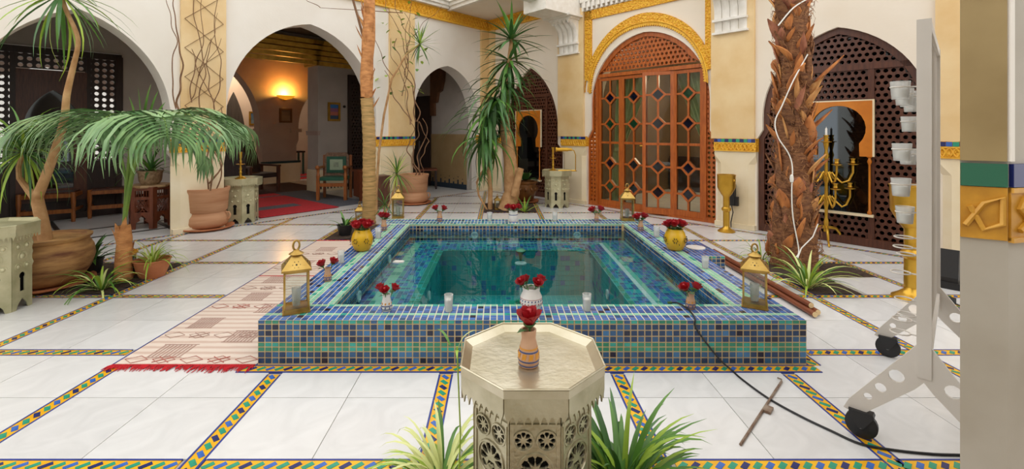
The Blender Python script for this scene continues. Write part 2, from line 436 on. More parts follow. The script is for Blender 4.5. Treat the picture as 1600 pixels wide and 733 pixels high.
m.box(IX0-.02, QX0, IY0-.02, IY1+.02, ZS-.06, ZS); m.box(QX1, IX1+.02, IY0-.02, IY1+.02, ZS-.06, ZS)
m.box(QX0, QX1, IY0-.02, QY0, ZS-.06, ZS); m.box(QX0, QX1, QY1, IY1+.02, ZS-.06, ZS)
pobj('shelf', m, TEALGROUT)
m = MB()
m.box(QX0-.05, QX1+.05, QY0-.05, QY1+.05, ZB-.05, ZB)
m.box(QX0-.05, QX0, QY0-.05, QY1+.05, ZB, ZS-.01); m.box(QX1, QX1+.05, QY0-.05, QY1+.05, ZB, ZS-.01)
m.box(QX0, QX1, QY0-.05, QY0, ZB, ZS-.01); m.box(QX0, QX1, QY1, QY1+.05, ZB, ZS-.01)
pobj('pit', m, TEALGROUT)
TM = [PN, PB, PM, PK, PG, PT, PMINT, PTEAL, WHITEPOT, PR1, PR2]
tm = MB(); front_tiles = []
def pick(k):
    r = random.random()
    if k == 'd': return 1 if r < .42 else 0 if r < .85 else 3 if r < .94 else 2      # dark wall mix
    if k == 'b': return 9 if r < .55 else 10 if r < .88 else 1 if r < .96 else 3      # rim blue mix, sky reflection in the tone
    if k == 'g': return 4 if r < .8 else 5
    if k == 't': return 5 if r < .6 else 4 if r < .85 else 1
    if k == 'm': return 6 if r < .85 else 5
    if k == 'w': return 8
    return 7 if r < .92 else 2
def tiles(o, u, v, nrm, nu, rows, pu, gap=.0075, keep=None, h=.003):
    o, u, v, nrm = map(Vector, (o, u, v, nrm)); t = 0
    for k, ph in rows:
        for i in range(nu):
            c = o+u*(pu*(i+.5))+v*(t+ph/2)
            if keep and not keep(c): continue
            a = u*(pu-gap)/2; b = v*(ph-gap)/2; q = pick(k); z = nrm*(h*random.uniform(.8, 1.25))
            if nrm.y < -.5 and o.y < PY0+.01 and len(front_tiles) < 300 and k == 'd':
                front_tiles.append((c, pu-gap, ph-gap, q)); continue
            tm.cur = q
            tm.add([c-a-b, c+a-b, c+a+b, c-a+b, c-a-b+z, c+a-b+z, c+a+b+z, c-a+b+z],
                   [(4,5,6,7),(0,1,5,4),(1,2,6,5),(2,3,7,6),(3,0,4,7)])
        t += ph
X, Y, Z = Vector((1,0,0)), Vector((0,1,0)), Vector((0,0,1))
NC = 78; PU = (PX1-PX0)/NC
wallrows = [('t', .024)]+[('d', .0365)]*3+[('g', .028)]*2+[('d', .0365)]*2
tiles((PX0, PY0, PZ-.001), X, -Z, -Y, NC, wallrows, PU)
ns = int((PY1-PY0)/PU)
tiles((PX0, PY1, PZ-.001), -Y, -Z, -X, ns, wallrows, PU); tiles((PX1, PY0, PZ-.001), Y, -Z, X, ns, wallrows, PU)
tiles((PX0, PY0, PZ-.003), X, Y, Z, NC, [('b', .037), ('b', .037), ('m', .034), ('b', .037), ('b', .037), ('b', .037), ('m', .034)], PU)
nb = (PY1-IY1)/8
tiles((PX0, IY1, PZ-.003), X, Y, Z, NC, [('m', nb), ('b', nb), ('b', nb), ('m', nb), ('b', nb), ('b', nb), ('b', nb), ('m', nb)], PU)
ni = int((IY1-IY0)/PU)
wl = (IX0-PX0)/10; wr_ = (PX1-IX1)/9
L10 = 'bbbbmmbbbm'; R9 = 'mbbbmmbbb'
tiles((PX0, IY0, PZ-.003), Y, X, Z, ni, [(k, wl) for k in L10], PU); tiles((IX1, IY0, PZ-.003), Y, X, Z, ni, [(k, wr_) for k in R9], PU)
nix = int((IX1-IX0)/PU)
inner = [('m', .022)]+[('d', .0365)]*5
tiles((IX0, IY1, PZ-.001), X, -Z, -Y, nix, inner, PU); tiles((IX0, IY0, PZ-.001), X, -Z, Y, nix, inner, PU)
tiles((IX0, IY0, PZ-.001), Y, -Z, X, ni, inner, PU); tiles((IX1, IY0, PZ-.001), Y, -Z, -X, ni, inner, PU)
def shelf_keep(c): return not (QX0 < c.x < QX1 and QY0 < c.y < QY1)
PS = .043; nsx = int((IX1-IX0)/PS); nsy = int((IY1-IY0)/PS)
def ring(c): return min(c.x-IX0, IX1-c.x, c.y-IY0, IY1-c.y)
for j in range(nsy):
    for i in range(nsx):
        c = Vector((IX0+PS*(i+.5), IY0+PS*(j+.5), ZS))
        if not shelf_keep(c): continue
        e = min(c.x-IX0-.10, IX1-c.x-.24, c.y-IY0-.1, IY1-c.y-.10)
        k = 'm' if 0 <= e < .055 else 'w' if .055 <= e < .075 else 'b'
        if min(abs(c.x-QX0), abs(c.x-QX1)) < .05 and QY0-.05 < c.y < QY1+.05 or min(abs(c.y-QY0), abs(c.y-QY1)) < .05 and QX0-.05 < c.x < QX1+.05: k = 'g'
        a, b = PS/2-.002, PS/2-.002; tm.cur = pick(k) if k != 'b' else random.choice((2, 1, 9, 7, 7))
        tm.add([c+Vector((-a,-b,.002)), c+Vector((a,-b,.002)), c+Vector((a,b,.002)), c+Vector((-a,b,.002))], [(0,1,2,3)])
PP = .055
def pit_face(o, u, v, n, nu, nv): tiles(o, u, v, n, nu, [('p', PP)]*nv, PP, gap=.004, h=.002)
px, py, pz = int((QX1-QX0)/PP), int((QY1-QY0)/PP), int((ZS-ZB)/PP)
pit_face((QX0, QY0, ZB), X, Y, Z, px, py)
pit_face((QX0, QY1, ZB), X, Z, -Y, px, pz); pit_face((QX0, QY0, ZB), Y, Z, X, py, pz); pit_face((QX1, QY0, ZB), Y, Z, -X, py, pz); pit_face((QX0, QY0, ZB), X, Z, Y, px, pz)
# skimmer box on the right-hand side of the pool
m = MB(); m.box(PX1-.01, PX1+.20, 4.22, 4.78, 0, PZ-.003); pobj('skimmer_box', m, SANDGROUT)
tiles((PX1, 4.22, PZ-.003), X, Y, Z, 5, [('b', .04)]*13+[('b', .035)], .04)
tiles((PX1, 4.22, PZ-.001), X, -Z, -Y, 5, [('t', .024)]+[('d', .0365)]*6, .04); tiles((PX1+.2, 4.22, PZ-.001), Y, -Z, X, 14, [('t', .024)]+[('d', .0365)]*6, .04)
m = MB(); m.lathe([(.088, 0), (.088, .006), (.07, .009), (.001, .009)], 24, Matrix.Translation((PX1+.06, 4.52, PZ))); pobj('skimmer_lid', m, WHITEPOT, True)
stuff(pobj('mosaic_tiles', tm, TM))
tmes = {}
for c, a, b, q in front_tiles:
    if q not in tmes: tmes[q] = MB().box(-.5, .5, -.003, .0, -.5, .5).data('mosaic_tile', TM[q])
    put('mosaic_tile', tmes[q], pool, c-pool_o, (0, random.uniform(-.02, .02), 0), (a, random.uniform(.8, 1.3), b))
for (x, y, z, nx, ny) in ((QX0, 4.2, -.08, 1, 0), (QX1, 4.3, -.10, -1, 0), (IX0, 3.6, .13, 1, 0), (IX0, 4.6, .14, 1, 0), (-.30, IY1, .14, 0, -1), (.95, IY1, .14, 0, -1)):
    m = MB(); m.lathe([(.045, 0), (.045, .012), (.03, .016), (.028, .008), (.001, .008)], 16, Matrix.Translation((x, y, z)) @ Vector((0, 0, 1)).rotation_difference(Vector((nx, ny, 0))).to_matrix().to_4x4())
    pobj('pool_light', m, WHITEPOT, True)
m = MB(); n = 10
v = [(IX0+(IX1-IX0)*i/n, IY0+(IY1-IY0)*j/n, ZW) for j in range(n+1) for i in range(n+1)]
m.add(v, [(j*(n+1)+i, j*(n+1)+i+1, (j+1)*(n+1)+i+1, (j+1)*(n+1)+i) for j in range(n) for i in range(n)])
tag(obj('pool_water', m, WATER), 'clear still teal water filling the mosaic pool', 'water')
t = thing('fountain', 'green fountain nozzle on a thin pipe standing in the pool', 'fountain', (.19, 4.75, ZB+.003))
obj('pump', MB().box(-.09, .09, -.06, .06, 0, .07).box(-.02, .02, -.02, .02, .07, .10), GREEN, t)
obj('pipe', MB().tube([(.03, 0, .05), (.03, 0, .47)], .011, 8), WHITEPOT, t, True)
obj('nozzle', MB().lathe([(.012, .44), (.02, .5), (.05, .53), (.055, .545), (.03, .56), (.001, .565)], 14, Matrix.Translation((.03, 0, .06))), mat('fountain_green', '#1c6b4c', None, .4), t, True)
obj('collar', MB().lathe([(.015, .42), (.06, .43), (.06, .44), (.015, .45)], 14, Matrix.Translation((.03, 0, .04))), WHITEPOT, t, True)
tag(obj('plastic_float', MB().ext([[(-.045, -.02), (.0, -.035), (.05, -.02), (.055, .02), (-.03, .035)]], 0, .012, Matrix.Translation(fl(622, 410, ZW+.001)), up=False), WHITEPOT), 'small white plastic float on the left side of the pool water', 'float')

# ------------------------------------------------------------------ walls
LA1 = opening(-7.32, .93, 1.6, 2.89); LA2 = opening(-4.42, 1.28, 1.7, 3.2); LA3 = opening(-1.31, .93, 1.75, 2.82)
RW1 = opening(1.42, .80, 1.46, 2.77, .13); RDO = opening(4.19, 1.13, 1.9, 3.1, .09, 1.27, 1.42); RW2 = opening(6.93, .87, 1.6, 2.72, .07, 1.3, 1.42)
WT = 5.2
def wall_poly(x0, x1, ops):
    p = [(x0, 0)]
    for q in ops: p += q
    return p+[(x1, 0), (x1, WT), (x0, WT)]
wall_left = struct(obj('wall_left', MB().ext([wall_poly(-9.6, 0.3, [LA1, LA2, LA3])], 0, .36), PLASTER, loc=CORNER, rotz=AL))
wall_right = struct(obj('wall_right', MB().ext([wall_poly(-.3, 9.5, [RW1, RDO, RW2])], 0, .36), PLASTER_R, loc=CORNER, rotz=AR))
TILEC = [GREEN, NAVY, BLUE, GREEN, NAVY]
tile_mes = [MB().box(-.5, .5, -.006, .004, -.5, .5).data('frieze_tile', m) for m in (GREEN, NAVY, GREEN, BLUE)]
def braid(mb, x0, x1, zc, h, y, per=.11, r=.010):
    n = max(8, int((x1-x0)/per*8)); A = h*.36
    for ph in (0, PI/2*2):
        mb.tube([(x0+(x1-x0)*i/n, y+.003*math.sin(4*PI*(x1-x0)*i/n/per+ph), zc+A*math.sin(2*PI*(x1-x0)*i/n/per+ph)) for i in range(n+1)], r, 5)
    mb.box(x0, x1, y-.008, y+.01, zc-h/2, zc-h/2+.016); mb.box(x0, x1, y-.008, y+.01, zc+h/2-.016, zc+h/2)
def pier(wall, x0, x1, b0=None, b1=None, side=.0, top=3.77, z_t=1.243, beige=TADELAKT, tile=.052):
    # beige strip above, tile row, carved gold frieze, chamfered foot below
    b0 = x0 if b0 is None else b0; b1 = x1 if b1 is None else b1
    obj('pilaster_strip', MB().box(b0, b1, -.05, .02, 1.297, top), beige, wall)
    m = MB(); m.box(x0-.005, x1+.005, -.055, .05, 1.113, 1.30); fz = obj('frieze_ground', m, GOLDSTUCCO, wall)
    n = max(2, round((x1-x0)/tile)); p = (x1-x0)/n
    for i in range(n):
        put('frieze_tile', tile_mes[(i*3) % 4 if i % 5 else 1], wall, (x0+p*(i+.5), -.057, 1.27), (0, 0, 0), (p-.004, 1, .05))
    m = MB(); braid(m, x0, x1, 1.178, .13, -.058); obj('frieze_braid', m, GOLDPLAIN, wall, True)
    c = .10; v = []; f = []
    secs = [(0, c), (.93, c), (1.06, .002), (1.113, .002)]
    for z, q in secs:
        v += [(x0, .02, z), (x0, -.045+q*.6, z), (x0+q, -.045, z), (x1-q, -.045, z), (x1, -.045+q*.6, z), (x1, .02, z)]
    for j in range(3):
        f += [(j*6+i, j*6+i+1, j*6+7+i, j*6+6+i) for i in range(5)]
    m = MB(); m.add(v, f); obj('pier_foot', m, TADELAKT2, wall)
    obj('plinth', MB().box(x0+.01, x1-.01, -.065, .02, 0, .07), TADELAKT2, wall)
pier(wall_left, -6.39, -5.73, -6.28, -5.72); pier(wall_left, -3.17, -2.26, -2.86, -2.26); pier(wall_left, -.40, .0, -.30, .0)
pier(wall_right, 0, .49, 0, .25); pier(wall_right, 2.35, 2.97, 2.26, 2.91, beige=TADELAKT); pier(wall_right, 5.41, 5.99, 5.36, 5.97, top=4.4); pier(wall_right, 7.87, 8.3, 7.84, 8.2, top=5.1)
pier(wall_left, -8.95, -8.25)
for s_ in (-1, 1):
    m = MB(); m.tube([(-6.0+s_*.24*(1 if i % 2 else -1), -.06, 1.36+i*.40) for i in range(7)], .005, 5); obj('trellis_wire', m, mat('trellis_wire', '#7a5a38', None, .7), wall_left)
# carved gold bands under the soffit
for wl_, a, b in ((wall_left, -9.5, 0), (wall_right, 0, 2.25)):
    obj('gold_band', MB().box(a, b, -.05, .01, 3.775, 4.02), GOLDSTUCCO, wl_)
    m = MB(); m.box(a, b, -.062, 0, 3.77, 3.80); m.box(a, b, -.062, 0, 3.995, 4.025)
    n = int((b-a)/.09)
    for s in (-1, 1): m.tube([(a+(b-a)*i/n, -.054, 3.897+s*.075*(1 if i % 2 else -1)) for i in range(n+1)], .012, 4)
    obj('gold_band_relief', m, GOLDPLAIN, wl_)
# gold alfiz round the big door
m = MB(); m.box(2.93, 3.09, -.03, .01, 2.38, 3.68); m.box(5.26, 5.385, -.03, .01, 2.35, 3.68); m.box(2.93, 5.385, -.03, .01, 3.51, 3.68)
obj('gold_frame', m, GOLDSTUCCO, wall_right)
co = [p for p in arc(4.16, 1.23, 2.14, 3.42, 18)]; ci = [p for p in arc(4.16, 1.13, 2.14, 3.235, 18)]
poly = co+ci[::-1]
poly = [(2.94, 2.36)]+co+[(5.385, 2.36), (5.27, 2.36)]+ci[::-1]+[(3.05, 2.36)]
obj('gold_arch', MB().ext([poly], -.035, .01), GOLDSTUCCO, wall_right)
m = MB(); cc = arc(4.16, 1.125, 2.14, 3.235, 20)
m.tube([(x, -.04, z) for x, z in arc(4.16, 1.145, 2.14, 3.26, 20)], .010, 5)
L_ = [(0, 0)]
for i in range(len(cc)-1):
    for k in (0, .5):
        x = cc[i][0]+(cc[i+1][0]-cc[i][0])*k; z = cc[i][1]+(cc[i+1][1]-cc[i][1])*k
        d = Vector((x-4.16, z-2.0)).normalized()
        m.ext([[(x-d.y*.028, z+d.x*.028), (x+d.y*.028, z-d.x*.028), (x+d.y*.018-d.x*.03, z-d.x*.018-d.y*.03), (x-d.x*.052, z-d.y*.052), (x-d.y*.018-d.x*.03, z+d.x*.018-d.y*.03)]], -.034, 0)
obj('gold_scallops', m, GOLDPLAIN, wall_right)
m = MB()
for i in range(46):
    x = 2.88+i*.055; z = 3.69+.05*(i % 2)
    m.box(x, x+.05, -.06-.03*(i % 2), .0, z, 3.86)
m.box(2.86, 5.42, -.09, 0, 3.85, 3.95)
obj('dentil_cornice', m, WHITESTUCCO, wall_right)
# scrolled white brackets
def bracket(x0, x1, z0, top, reach):
    prof = [(0, z0), (-.05, z0), (-.08, z0+.02), (-.085, z0+.16), (-.12, z0+.19), (-.10, z0+.22), (-.10, z0+.34), (-.14, z0+.46), (-.24, z0+.55), (-reach, z0+.60), (-reach, top), (0, top)]
    n = 4; wq = (x1-x0)/n; root = None
    for i in range(n):
        m = MB(); a, b = x0+wq*i, x0+wq*(i+1)
        secs = [(a+.003, .8), (a+wq*.3, 1), (b-wq*.3, 1), (b-.003, .8)]; v = []; f = []; k = len(prof)
        for x, s in secs: v += [(x, y*s, z) for y, z in prof]
        for j in range(3): f += [(j*k+q, j*k+(q+1) % k, (j+1)*k+(q+1) % k, (j+1)*k+q) for q in range(k)]
        f += [tuple(range(k)), tuple(range(3*k, 4*k))]
        m.add(v, f); obj('bracket_flute', m, WHITESTUCCO, wall_right, True)
    m = MB(); m.box(x0-.02, x1+.02, -.11, 0, z0-.02, z0+.012); m.box(x0-.01, x1+.01, -.125, 0, z0+.165, z0+.2)
    m.box(x0-.03, x1+.03, -reach-.02, 0, z0+.62, z0+.68)
    for i in range(5):
        xa = x0+(x1-x0)*i/5; xb = x0+(x1-x0)*(i+1)/5
        m.ext([[(xa, z0+.63), (xb, z0+.63), ((xa+xb)/2, z0+.55)]], -reach-.015, -reach+.02)
    obj('bracket_moulding', m, WHITESTUCCO, wall_right)
bracket(2.30, 2.80, 2.92, 3.60, .30); bracket(5.42, 5.88, 2.86, 3.60, .32)
# beam over the first bracket and the soffit with its cornice
m = MB(); m.box(2.26, 2.84, -1.0, 0, 3.60, 4.25); m.box(2.20, 2.90, -.42, 0, 3.58, 3.62)
m.ext([[(-.0, 0), (.25, 0), (.29, .12), (.29, .55), (-.04, .55), (-.04, .12)]], -1.25, -.99, Matrix.Translation((2.40, 0, 3.80)))
obj('beam', m, WHITESTUCCO, wall_right)
m = MB(); m.box(5.36, 6.0, -.5, 0, 3.54, 4.3); obj('beam', m, WHITESTUCCO, wall_right)
ceiling = struct(obj('ceiling', MB().ext([[(-.2, 0.1), (2.3, 0.1), (2.3, -1.3), (.13, -1.3)]], 4.03, 4.2, up=False), PLASTER_R, loc=CORNER, rotz=AR))
m = MB()
for k, (o, z) in enumerate(((0, 4.0), (.05, 4.07), (.10, 4.14))): m.box(.13, 2.3, -1.36-o, -1.28, z, 4.24); 
obj('cornice', m, WHITESTUCCO, ceiling)
m = MB()
for k, (o, z) in enumerate(((0, 4.02), (.05, 4.08), (.10, 4.15))): m.box(-9.5, -1.42, -.15-o, 0, z, 4.26)
obj('cornice', m, WHITESTUCCO, wall_left)
# arcade wall on the camera's side of the courtyard
bw = wall_poly(-11, 9, [opening(-6, 1.2, 1.5, 3.0), opening(-2.2, 1.2, 1.5, 3.0), opening(1.8, 1.2, 1.5, 3.0), opening(5.6, 1.2, 1.5, 3.0)])
struct(obj('wall_behind', MB().ext([[(x, min(z, 3.9)) for x, z in bw]], 0, .3, Matrix.Translation((0, -2.3, 0))), PLASTER))
struct(obj('wall_behind_room', MB().box(-11, 9, -4.2, -4.1, 0, 3.9).box(-11, 9, -4.2, -2.3, 3.8, 3.9), DARKROOM))
# near pier at the right edge of the frame
NP = Matrix.Translation((1.452, 1.46, 0))
wall_near = struct(obj('wall_near', MB().ext([[(0, 0.0), (.085, -.06), (1.6, .35), (1.6, .55), (.078, .075)]], 0, 4.8, NP, up=False), mat('shaded_pier_plaster', '#b5aea2', '#a2998a', .6, scale=2.5, detail=7)))  # pier plaster darkened to carry the arcade's shade
e0 = Vector((1.537, 1.40, 0)); e1 = Vector((3.05, 1.81, 0)); dv = (e1-e0).normalized(); ang = math.atan2(dv.y, dv.x)
EF = Matrix.Translation(e0) @ Matrix.Rotation(ang, 4, 'Z')
obj('pilaster_edge', MB().box(-.006, .012, -.01, .02, 1.33, 4.8, EF), PLASTER, wall_near)
s0 = Vector((1.452, 1.46, 0)); ds = (e0-s0).normalized(); SF = Matrix.Translation(s0) @ Matrix.Rotation(math.atan2(ds.y, ds.x), 4, 'Z')
obj('pilaster_edge', MB().box(.0, .10, -.012, .0, 1.33, 4.8, SF), mat('shaded_beige_plaster', '#a08a5e', '#8a744a', .6, scale=4), wall_near)  # beige face coloured olive-brown for the arcade's shade
put('frieze_tile', MB().box(0, .102, -.012, .0, 1.252, 1.322, SF).data('frieze_tile', mat('deep_green_tile', '#24634a', None, .3)), wall_near)
for i in range(6): put('frieze_tile', MB().box(.004+i*.19, .186+i*.19, -.012, 0, 1.252, 1.322, EF).data('frieze_tile', mat('deep_navy_tile', '#1b2260', None, .3) if i % 2 == 0 else MATS['deep_green_tile']), wall_near)
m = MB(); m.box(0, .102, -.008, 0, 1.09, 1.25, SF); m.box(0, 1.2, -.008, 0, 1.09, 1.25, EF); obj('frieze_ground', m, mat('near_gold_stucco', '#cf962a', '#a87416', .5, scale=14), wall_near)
m = MB()
for x in (.03, .20, .37, .54):
    m.tube([EF @ Vector(p) for p in ((x, -.012, 1.12), (x+.15, -.014, 1.22), (x+.10, -.014, 1.235), (x+.02, -.012, 1.215), (x, -.012, 1.19), (x+.08, -.016, 1.115), (x+.15, -.014, 1.12), (x+.16, -.012, 1.15))], .009, 6)
m.tube([SF @ Vector(p) for p in ((.01, -.012, 1.13), (.05, -.014, 1.20), (.09, -.014, 1.22), (.09, -.012, 1.14), (.05, -.012, 1.12), (.02, -.012, 1.19))], .008, 6)
m.box(0, 1.2, -.014, 0, 1.085, 1.10, EF); m.box(0, 1.2, -.014, 0, 1.235, 1.25, EF)
obj('frieze_braid', m, mat('near_gold_strand', '#d8a23a', '#b98222', .45, scale=10), wall_near, True)

# ------------------------------------------------------------------ gallery and rooms behind the left arcade (left-wall frame, y runs into the rooms)
def lobj(name, mb, m, parent=None, smooth=False):
    return obj(name, mb, m, parent, smooth) if parent else obj(name, mb, m, None, smooth, CORNER, AL)
def robj(name, mb, m, parent=None, smooth=False):
    return obj(name, mb, m, parent, smooth) if parent else obj(name, mb, m, None, smooth, CORNER, AR)
gf = struct(lobj('floor_gallery', MB().ext([[(-9.6, -LWB), (-.1, -LWB), (-.1, 8.4), (-9.6, 8.4)]], -.02, -.003, up=False), MARBLE))
m = MB()
for y in (.55, 1.25): m.box(-9.5, -5.6, y, y+.06, -.01, .002)
for x in (-8.6, -7.4, -6.3): m.box(x, x+.06, -.05, 2.5, -.01, .002)
obj('dark_floor_strip', m, mat('dark_marble', '#3a3733', None, .35), gf)
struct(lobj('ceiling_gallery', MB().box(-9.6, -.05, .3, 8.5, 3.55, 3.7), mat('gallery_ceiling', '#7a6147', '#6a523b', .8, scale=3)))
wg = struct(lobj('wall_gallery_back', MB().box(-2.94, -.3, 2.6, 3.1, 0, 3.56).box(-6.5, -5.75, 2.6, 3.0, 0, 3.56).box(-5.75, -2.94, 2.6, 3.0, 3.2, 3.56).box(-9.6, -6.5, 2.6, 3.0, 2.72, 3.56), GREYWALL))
m = MB()
for k in range(5): m.box(-5.75-.0, -1.5, 2.6-.05-.05*k, 2.61, 2.90+.11*k, 2.99+.11*k)
for k in range(5): m.box(-3.0-.045*k, -2.93, 2.55-.05*k, 3.15, 2.90+.11*k, 2.99+.11*k)
obj('gold_cornice', m, mat('gilt_cornice', '#dcae42', '#b98a2a', .5, scale=9), wg)
obj('pier_base', MB().box(-2.955, -2.15, 2.58, 3.12, 0, .5), TADELAKT2, wg)
m = MB()
for k in range(9): m.box(-2.90+k*.085, -2.87+k*.085, 2.575, 2.60, .06, .14)
obj('pier_base_tiles', m, BLACKPAINT, wg)
obj('pier_ledge', MB().box(-2.97, -2.9, 2.56, 3.14, 1.36, 1.40).box(-2.965, -2.91, 2.57, 3.13, 1.30, 1.36), MAUVE, wg)
struct(lobj('wall_gallery_end', MB().box(-.40, -.1, .3, 2.7, 0, 3.56), GREYWALL))
we = bpy.data.objects['wall_gallery_end']
obj('dado', MB().box(-.415, -.39, .34, 2.6, .12, 1.32), mat('dado_tadelakt', '#a68d66', '#95794f', .5, scale=2), we)
m = MB()
for k in range(14):
    y = .45+k*.155; m.box(-.421, -.41, y, y+.045, .12, .17+.05*(k % 2)); m.box(-.421, -.41, y+.012, y+.03, .23+.05*(k % 2), .25+.05*(k % 2))
m.box(-.421, -.41, .34, 2.6, 0, .12); obj('dado_tiles', m, mat('dado_tile', '#20303f', None, .4), we)
obj('brown_bracket', MB().ext([[(1.05, 3.1), (1.6, 3.1), (1.6, 1.78), (1.45, 1.78), (1.45, 2.1), (1.35, 2.12), (1.3, 2.35), (1.18, 2.4), (1.1, 2.65)]], -.47, -.40, Matrix(((0, 1, 0, 0), (1, 0, 0, 0), (0, 0, 1, 0), (0, 0, 0, 1)))), mat('brown_stucco', '#6a4326', '#56341b', .7, scale=8), we)
obj('dark_doorway', MB().box(-.45, -.40, 1.62, 2.58, 0, 2.3), BLACKWOOD, we)
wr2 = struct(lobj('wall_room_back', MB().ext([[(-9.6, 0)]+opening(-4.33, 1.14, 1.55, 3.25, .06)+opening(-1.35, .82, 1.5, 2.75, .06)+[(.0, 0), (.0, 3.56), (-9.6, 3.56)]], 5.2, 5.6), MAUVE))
obj('dado', MB().box(-3.17, -2.13, 5.18, 5.21, 0, .55), TADELAKT2, wr2); obj('dado_line', MB().box(-3.18, -2.12, 5.17, 5.21, .52, .58), mat('dado_line', '#23444a', None, .4), wr2)
obj('pier_ledge', MB().box(-3.22, -2.9, 5.15, 5.6, 1.36, 1.46).box(-2.4, -2.1, 5.15, 5.6, 1.36, 1.46), MAUVE, wr2)
struct(lobj('wall_far_room', MB().box(-9.6, .3, 7.6, 7.8, 0, 3.56), mat('far_room_plaster', '#d8c6b2', '#ccb9a4', .85, scale=2)))
wfr = bpy.data.objects['wall_far_room']
ap = arc(-3.02, .32, 1.2, 2.55, 10)
obj('dark_arch_curtain', MB().ext([[(-3.34, 0)]+ap+[(-2.7, 0)]], 7.55, 7.61), mat('dark_drape', '#4c443c', '#37302a', .8, scale=6, stretch=(8, 1, .3)), wfr)
struct(lobj('wall_room_side', MB().box(-9.8, -9.6, -.2, 8, 0, 3.56), GREYWALL))
struct(lobj('wall_room_end', MB().box(-.3, -.1, 2.6, 8, 0, 3.56), GREYWALL))
for zz in (2.2,):
    obj('stone_shelf', MB().ext([[(-5.4, 0), (-5.0, 0), (-5.2, .45)]], zz, zz+.05, Matrix.Translation((0, 2.4, 0)), up=False), BLACKPAINT, wg)
# carpets
t = thing('grey_carpet', 'dark grey carpet lying under the red one inside the middle left arch', 'carpet', ML @ Vector((-4.2, 1.6, 0)), AL)
obj('pile', MB().box(-1.5, 1.22, -1.2, 2.9, 0, .006), GREYRUG, t)
t = thing('red_carpet', 'red carpet with grey stripe inside the middle left arch', 'carpet', ML @ Vector((-4.35, 1.6, .006)), AL)
obj('pile', MB().box(-.75, .62, -1.3, 1.5, 0, .008), REDRUG, t)
obj('stripe', MB().box(-.76, .25, -.62, -.28, .0, .0095).box(-.76, .63, .95, 1.05, 0, .0095), GREYRUG, t)
t = thing('far_carpet', 'small dark red carpet deep in the far room under the lamp', 'carpet', ML @ Vector((-2.2, 6.3, 0)), AL)
obj('pile', MB().box(-1.5, 1.6, -.65, .9, 0, .01), REDRUG, t); obj('stripe', MB().box(-1.5, 1.6, -.2, .1, 0, .012), GREYRUG, t)
t = thing('brown_carpet', 'dull brown carpet in the shade in front of the mauve pier', 'carpet', ML @ Vector((-3.6, 4.0, .0)), AL)
obj('pile', MB().box(-1.6, 1.1, -.85, 1.0, 0, .007), mat('brown_carpet_pile', '#4d3026', '#3a241d', .95, scale=20), t)
# framed pictures on the pier and walls
def picture(label, x, y, z, w_, h_, frame, cols):
    t = thing('framed_picture', label, 'picture', ML @ Vector((x, y, z)), AL, 'framed pictures in the left rooms')
    f = .05 if w_ > .3 else .04
    obj('frame', MB().ext([[(-w_/2, 0), (w_/2, 0), (w_/2, h_), (-w_/2, h_)], [(-w_/2+f, f), (-w_/2+f, h_-f), (w_/2-f, h_-f), (w_/2-f, f)]], -.03, 0), frame, t)
    n = len(cols); hh = (h_-2*f)/n
    for i, c in enumerate(cols): obj('print', MB().box(-w_/2+f, w_/2-f, -.012, -.004, f+hh*i, f+hh*(i+1)), mat('print_'+c, '#'+c, None, .5), t)
FR = mat('gilt_frame', '#b38a2e', '#8d6a1d', .4, .5, scale=8)
picture('gold framed picture of blue and pink dunes beside the green armchair', -2.555, 2.6, 1.63, .31, .44, FR, ['35506e', 'b8695c', '8d5a7a', '2f73b5'])
picture('small gilt framed picture on the pale far wall under the arch', -2.42, 7.6, 1.57, .32, .42, FR, ['6c7d85', '57707c', '4e6a88'])
picture('dark framed portrait print under the glowing wall lamp', -2.53, 5.2, 1.62, .34, .39, mat('brown_frame', '#5d3d22', None, .4), ['7a6656', '6b594c'])
t = thing('wall_lamp', 'amber glowing half-bowl wall lamp on the mauve pier', 'lamp', ML @ Vector((-2.58, 5.18, 2.24)), AL)
obj('bowl', MB().lathe([(.02, 0), (.16, .03), (.24, .09), (.25, .11)], 18, Matrix.Diagonal((1, .45, 1, 1)) @ Matrix.Translation((0, -.24, 0)), cap=False), emit('amber_bowl', '#f2a024', .55), t, True)
obj('wall_plate', MB().box(-.05, .05, -.03, 0, -.02, .1), BRASS_D, t)
l = bpy.data.lights.new('lamp_bulb', 'POINT'); l.energy = 34; l.color = (1, .52, .10); l.shadow_soft_size = .07
lo = bpy.data.objects.new('lamp_bulb', l); COL.objects.link(lo); lo.parent = t; lo.location = (0, -.13, .16)
t = thing('added_ceiling_lamp', 'unseen ceiling lamp added to light the far room beyond the arches', 'lamp', ML @ Vector((-3.2, 6.6, 3.55)), AL)  # out-of-view lamp added for light in the far room
obj('shade', MB().lathe([(.02, 0), (.14, -.05), (.17, -.12), (.10, -.2), (.001, -.22)], 16), emit('fill_lamp_shade', '#ffe0b4', 3), t, True)
l = bpy.data.lights.new('far_room_fill', 'POINT'); l.energy = 55; l.color = (1, .85, .68); l.shadow_soft_size = .12
lo = bpy.data.objects.new('far_room_fill', l); COL.objects.link(lo); lo.parent = t; lo.location = (0, 0, -.35)
# dark lattice door on the pier
t = struct(thing('door_2', 'dark pierced wooden door beside the picture', 'door', ML @ Vector((-1.8, 2.6, 0)), AL))
del t['category']
m = MB(); lattice(m, lambda x, z: True, -.34, .34, .12, 2.6, .075, -.05, -.02, .22); stuff(obj('lattice', m, BLACKWOOD, t))
obj('frame', MB().box(-.40, -.33, -.06, 0, 0, 2.75).box(.33, .40, -.06, 0, 0, 2.75).box(-.33, .33, -.06, 0, 2.62, 2.75).box(-.33, .33, -.055, 0, 0, .12).box(-.33, .33, -.018, 0, .12, 2.62), BLACKWOOD, t)
m = MB(); m.tube([(-.52, -.03, 1.98), (-.48, -.03, 1.98)], .03, 8); obj('knob', m, BLACKPAINT, t)
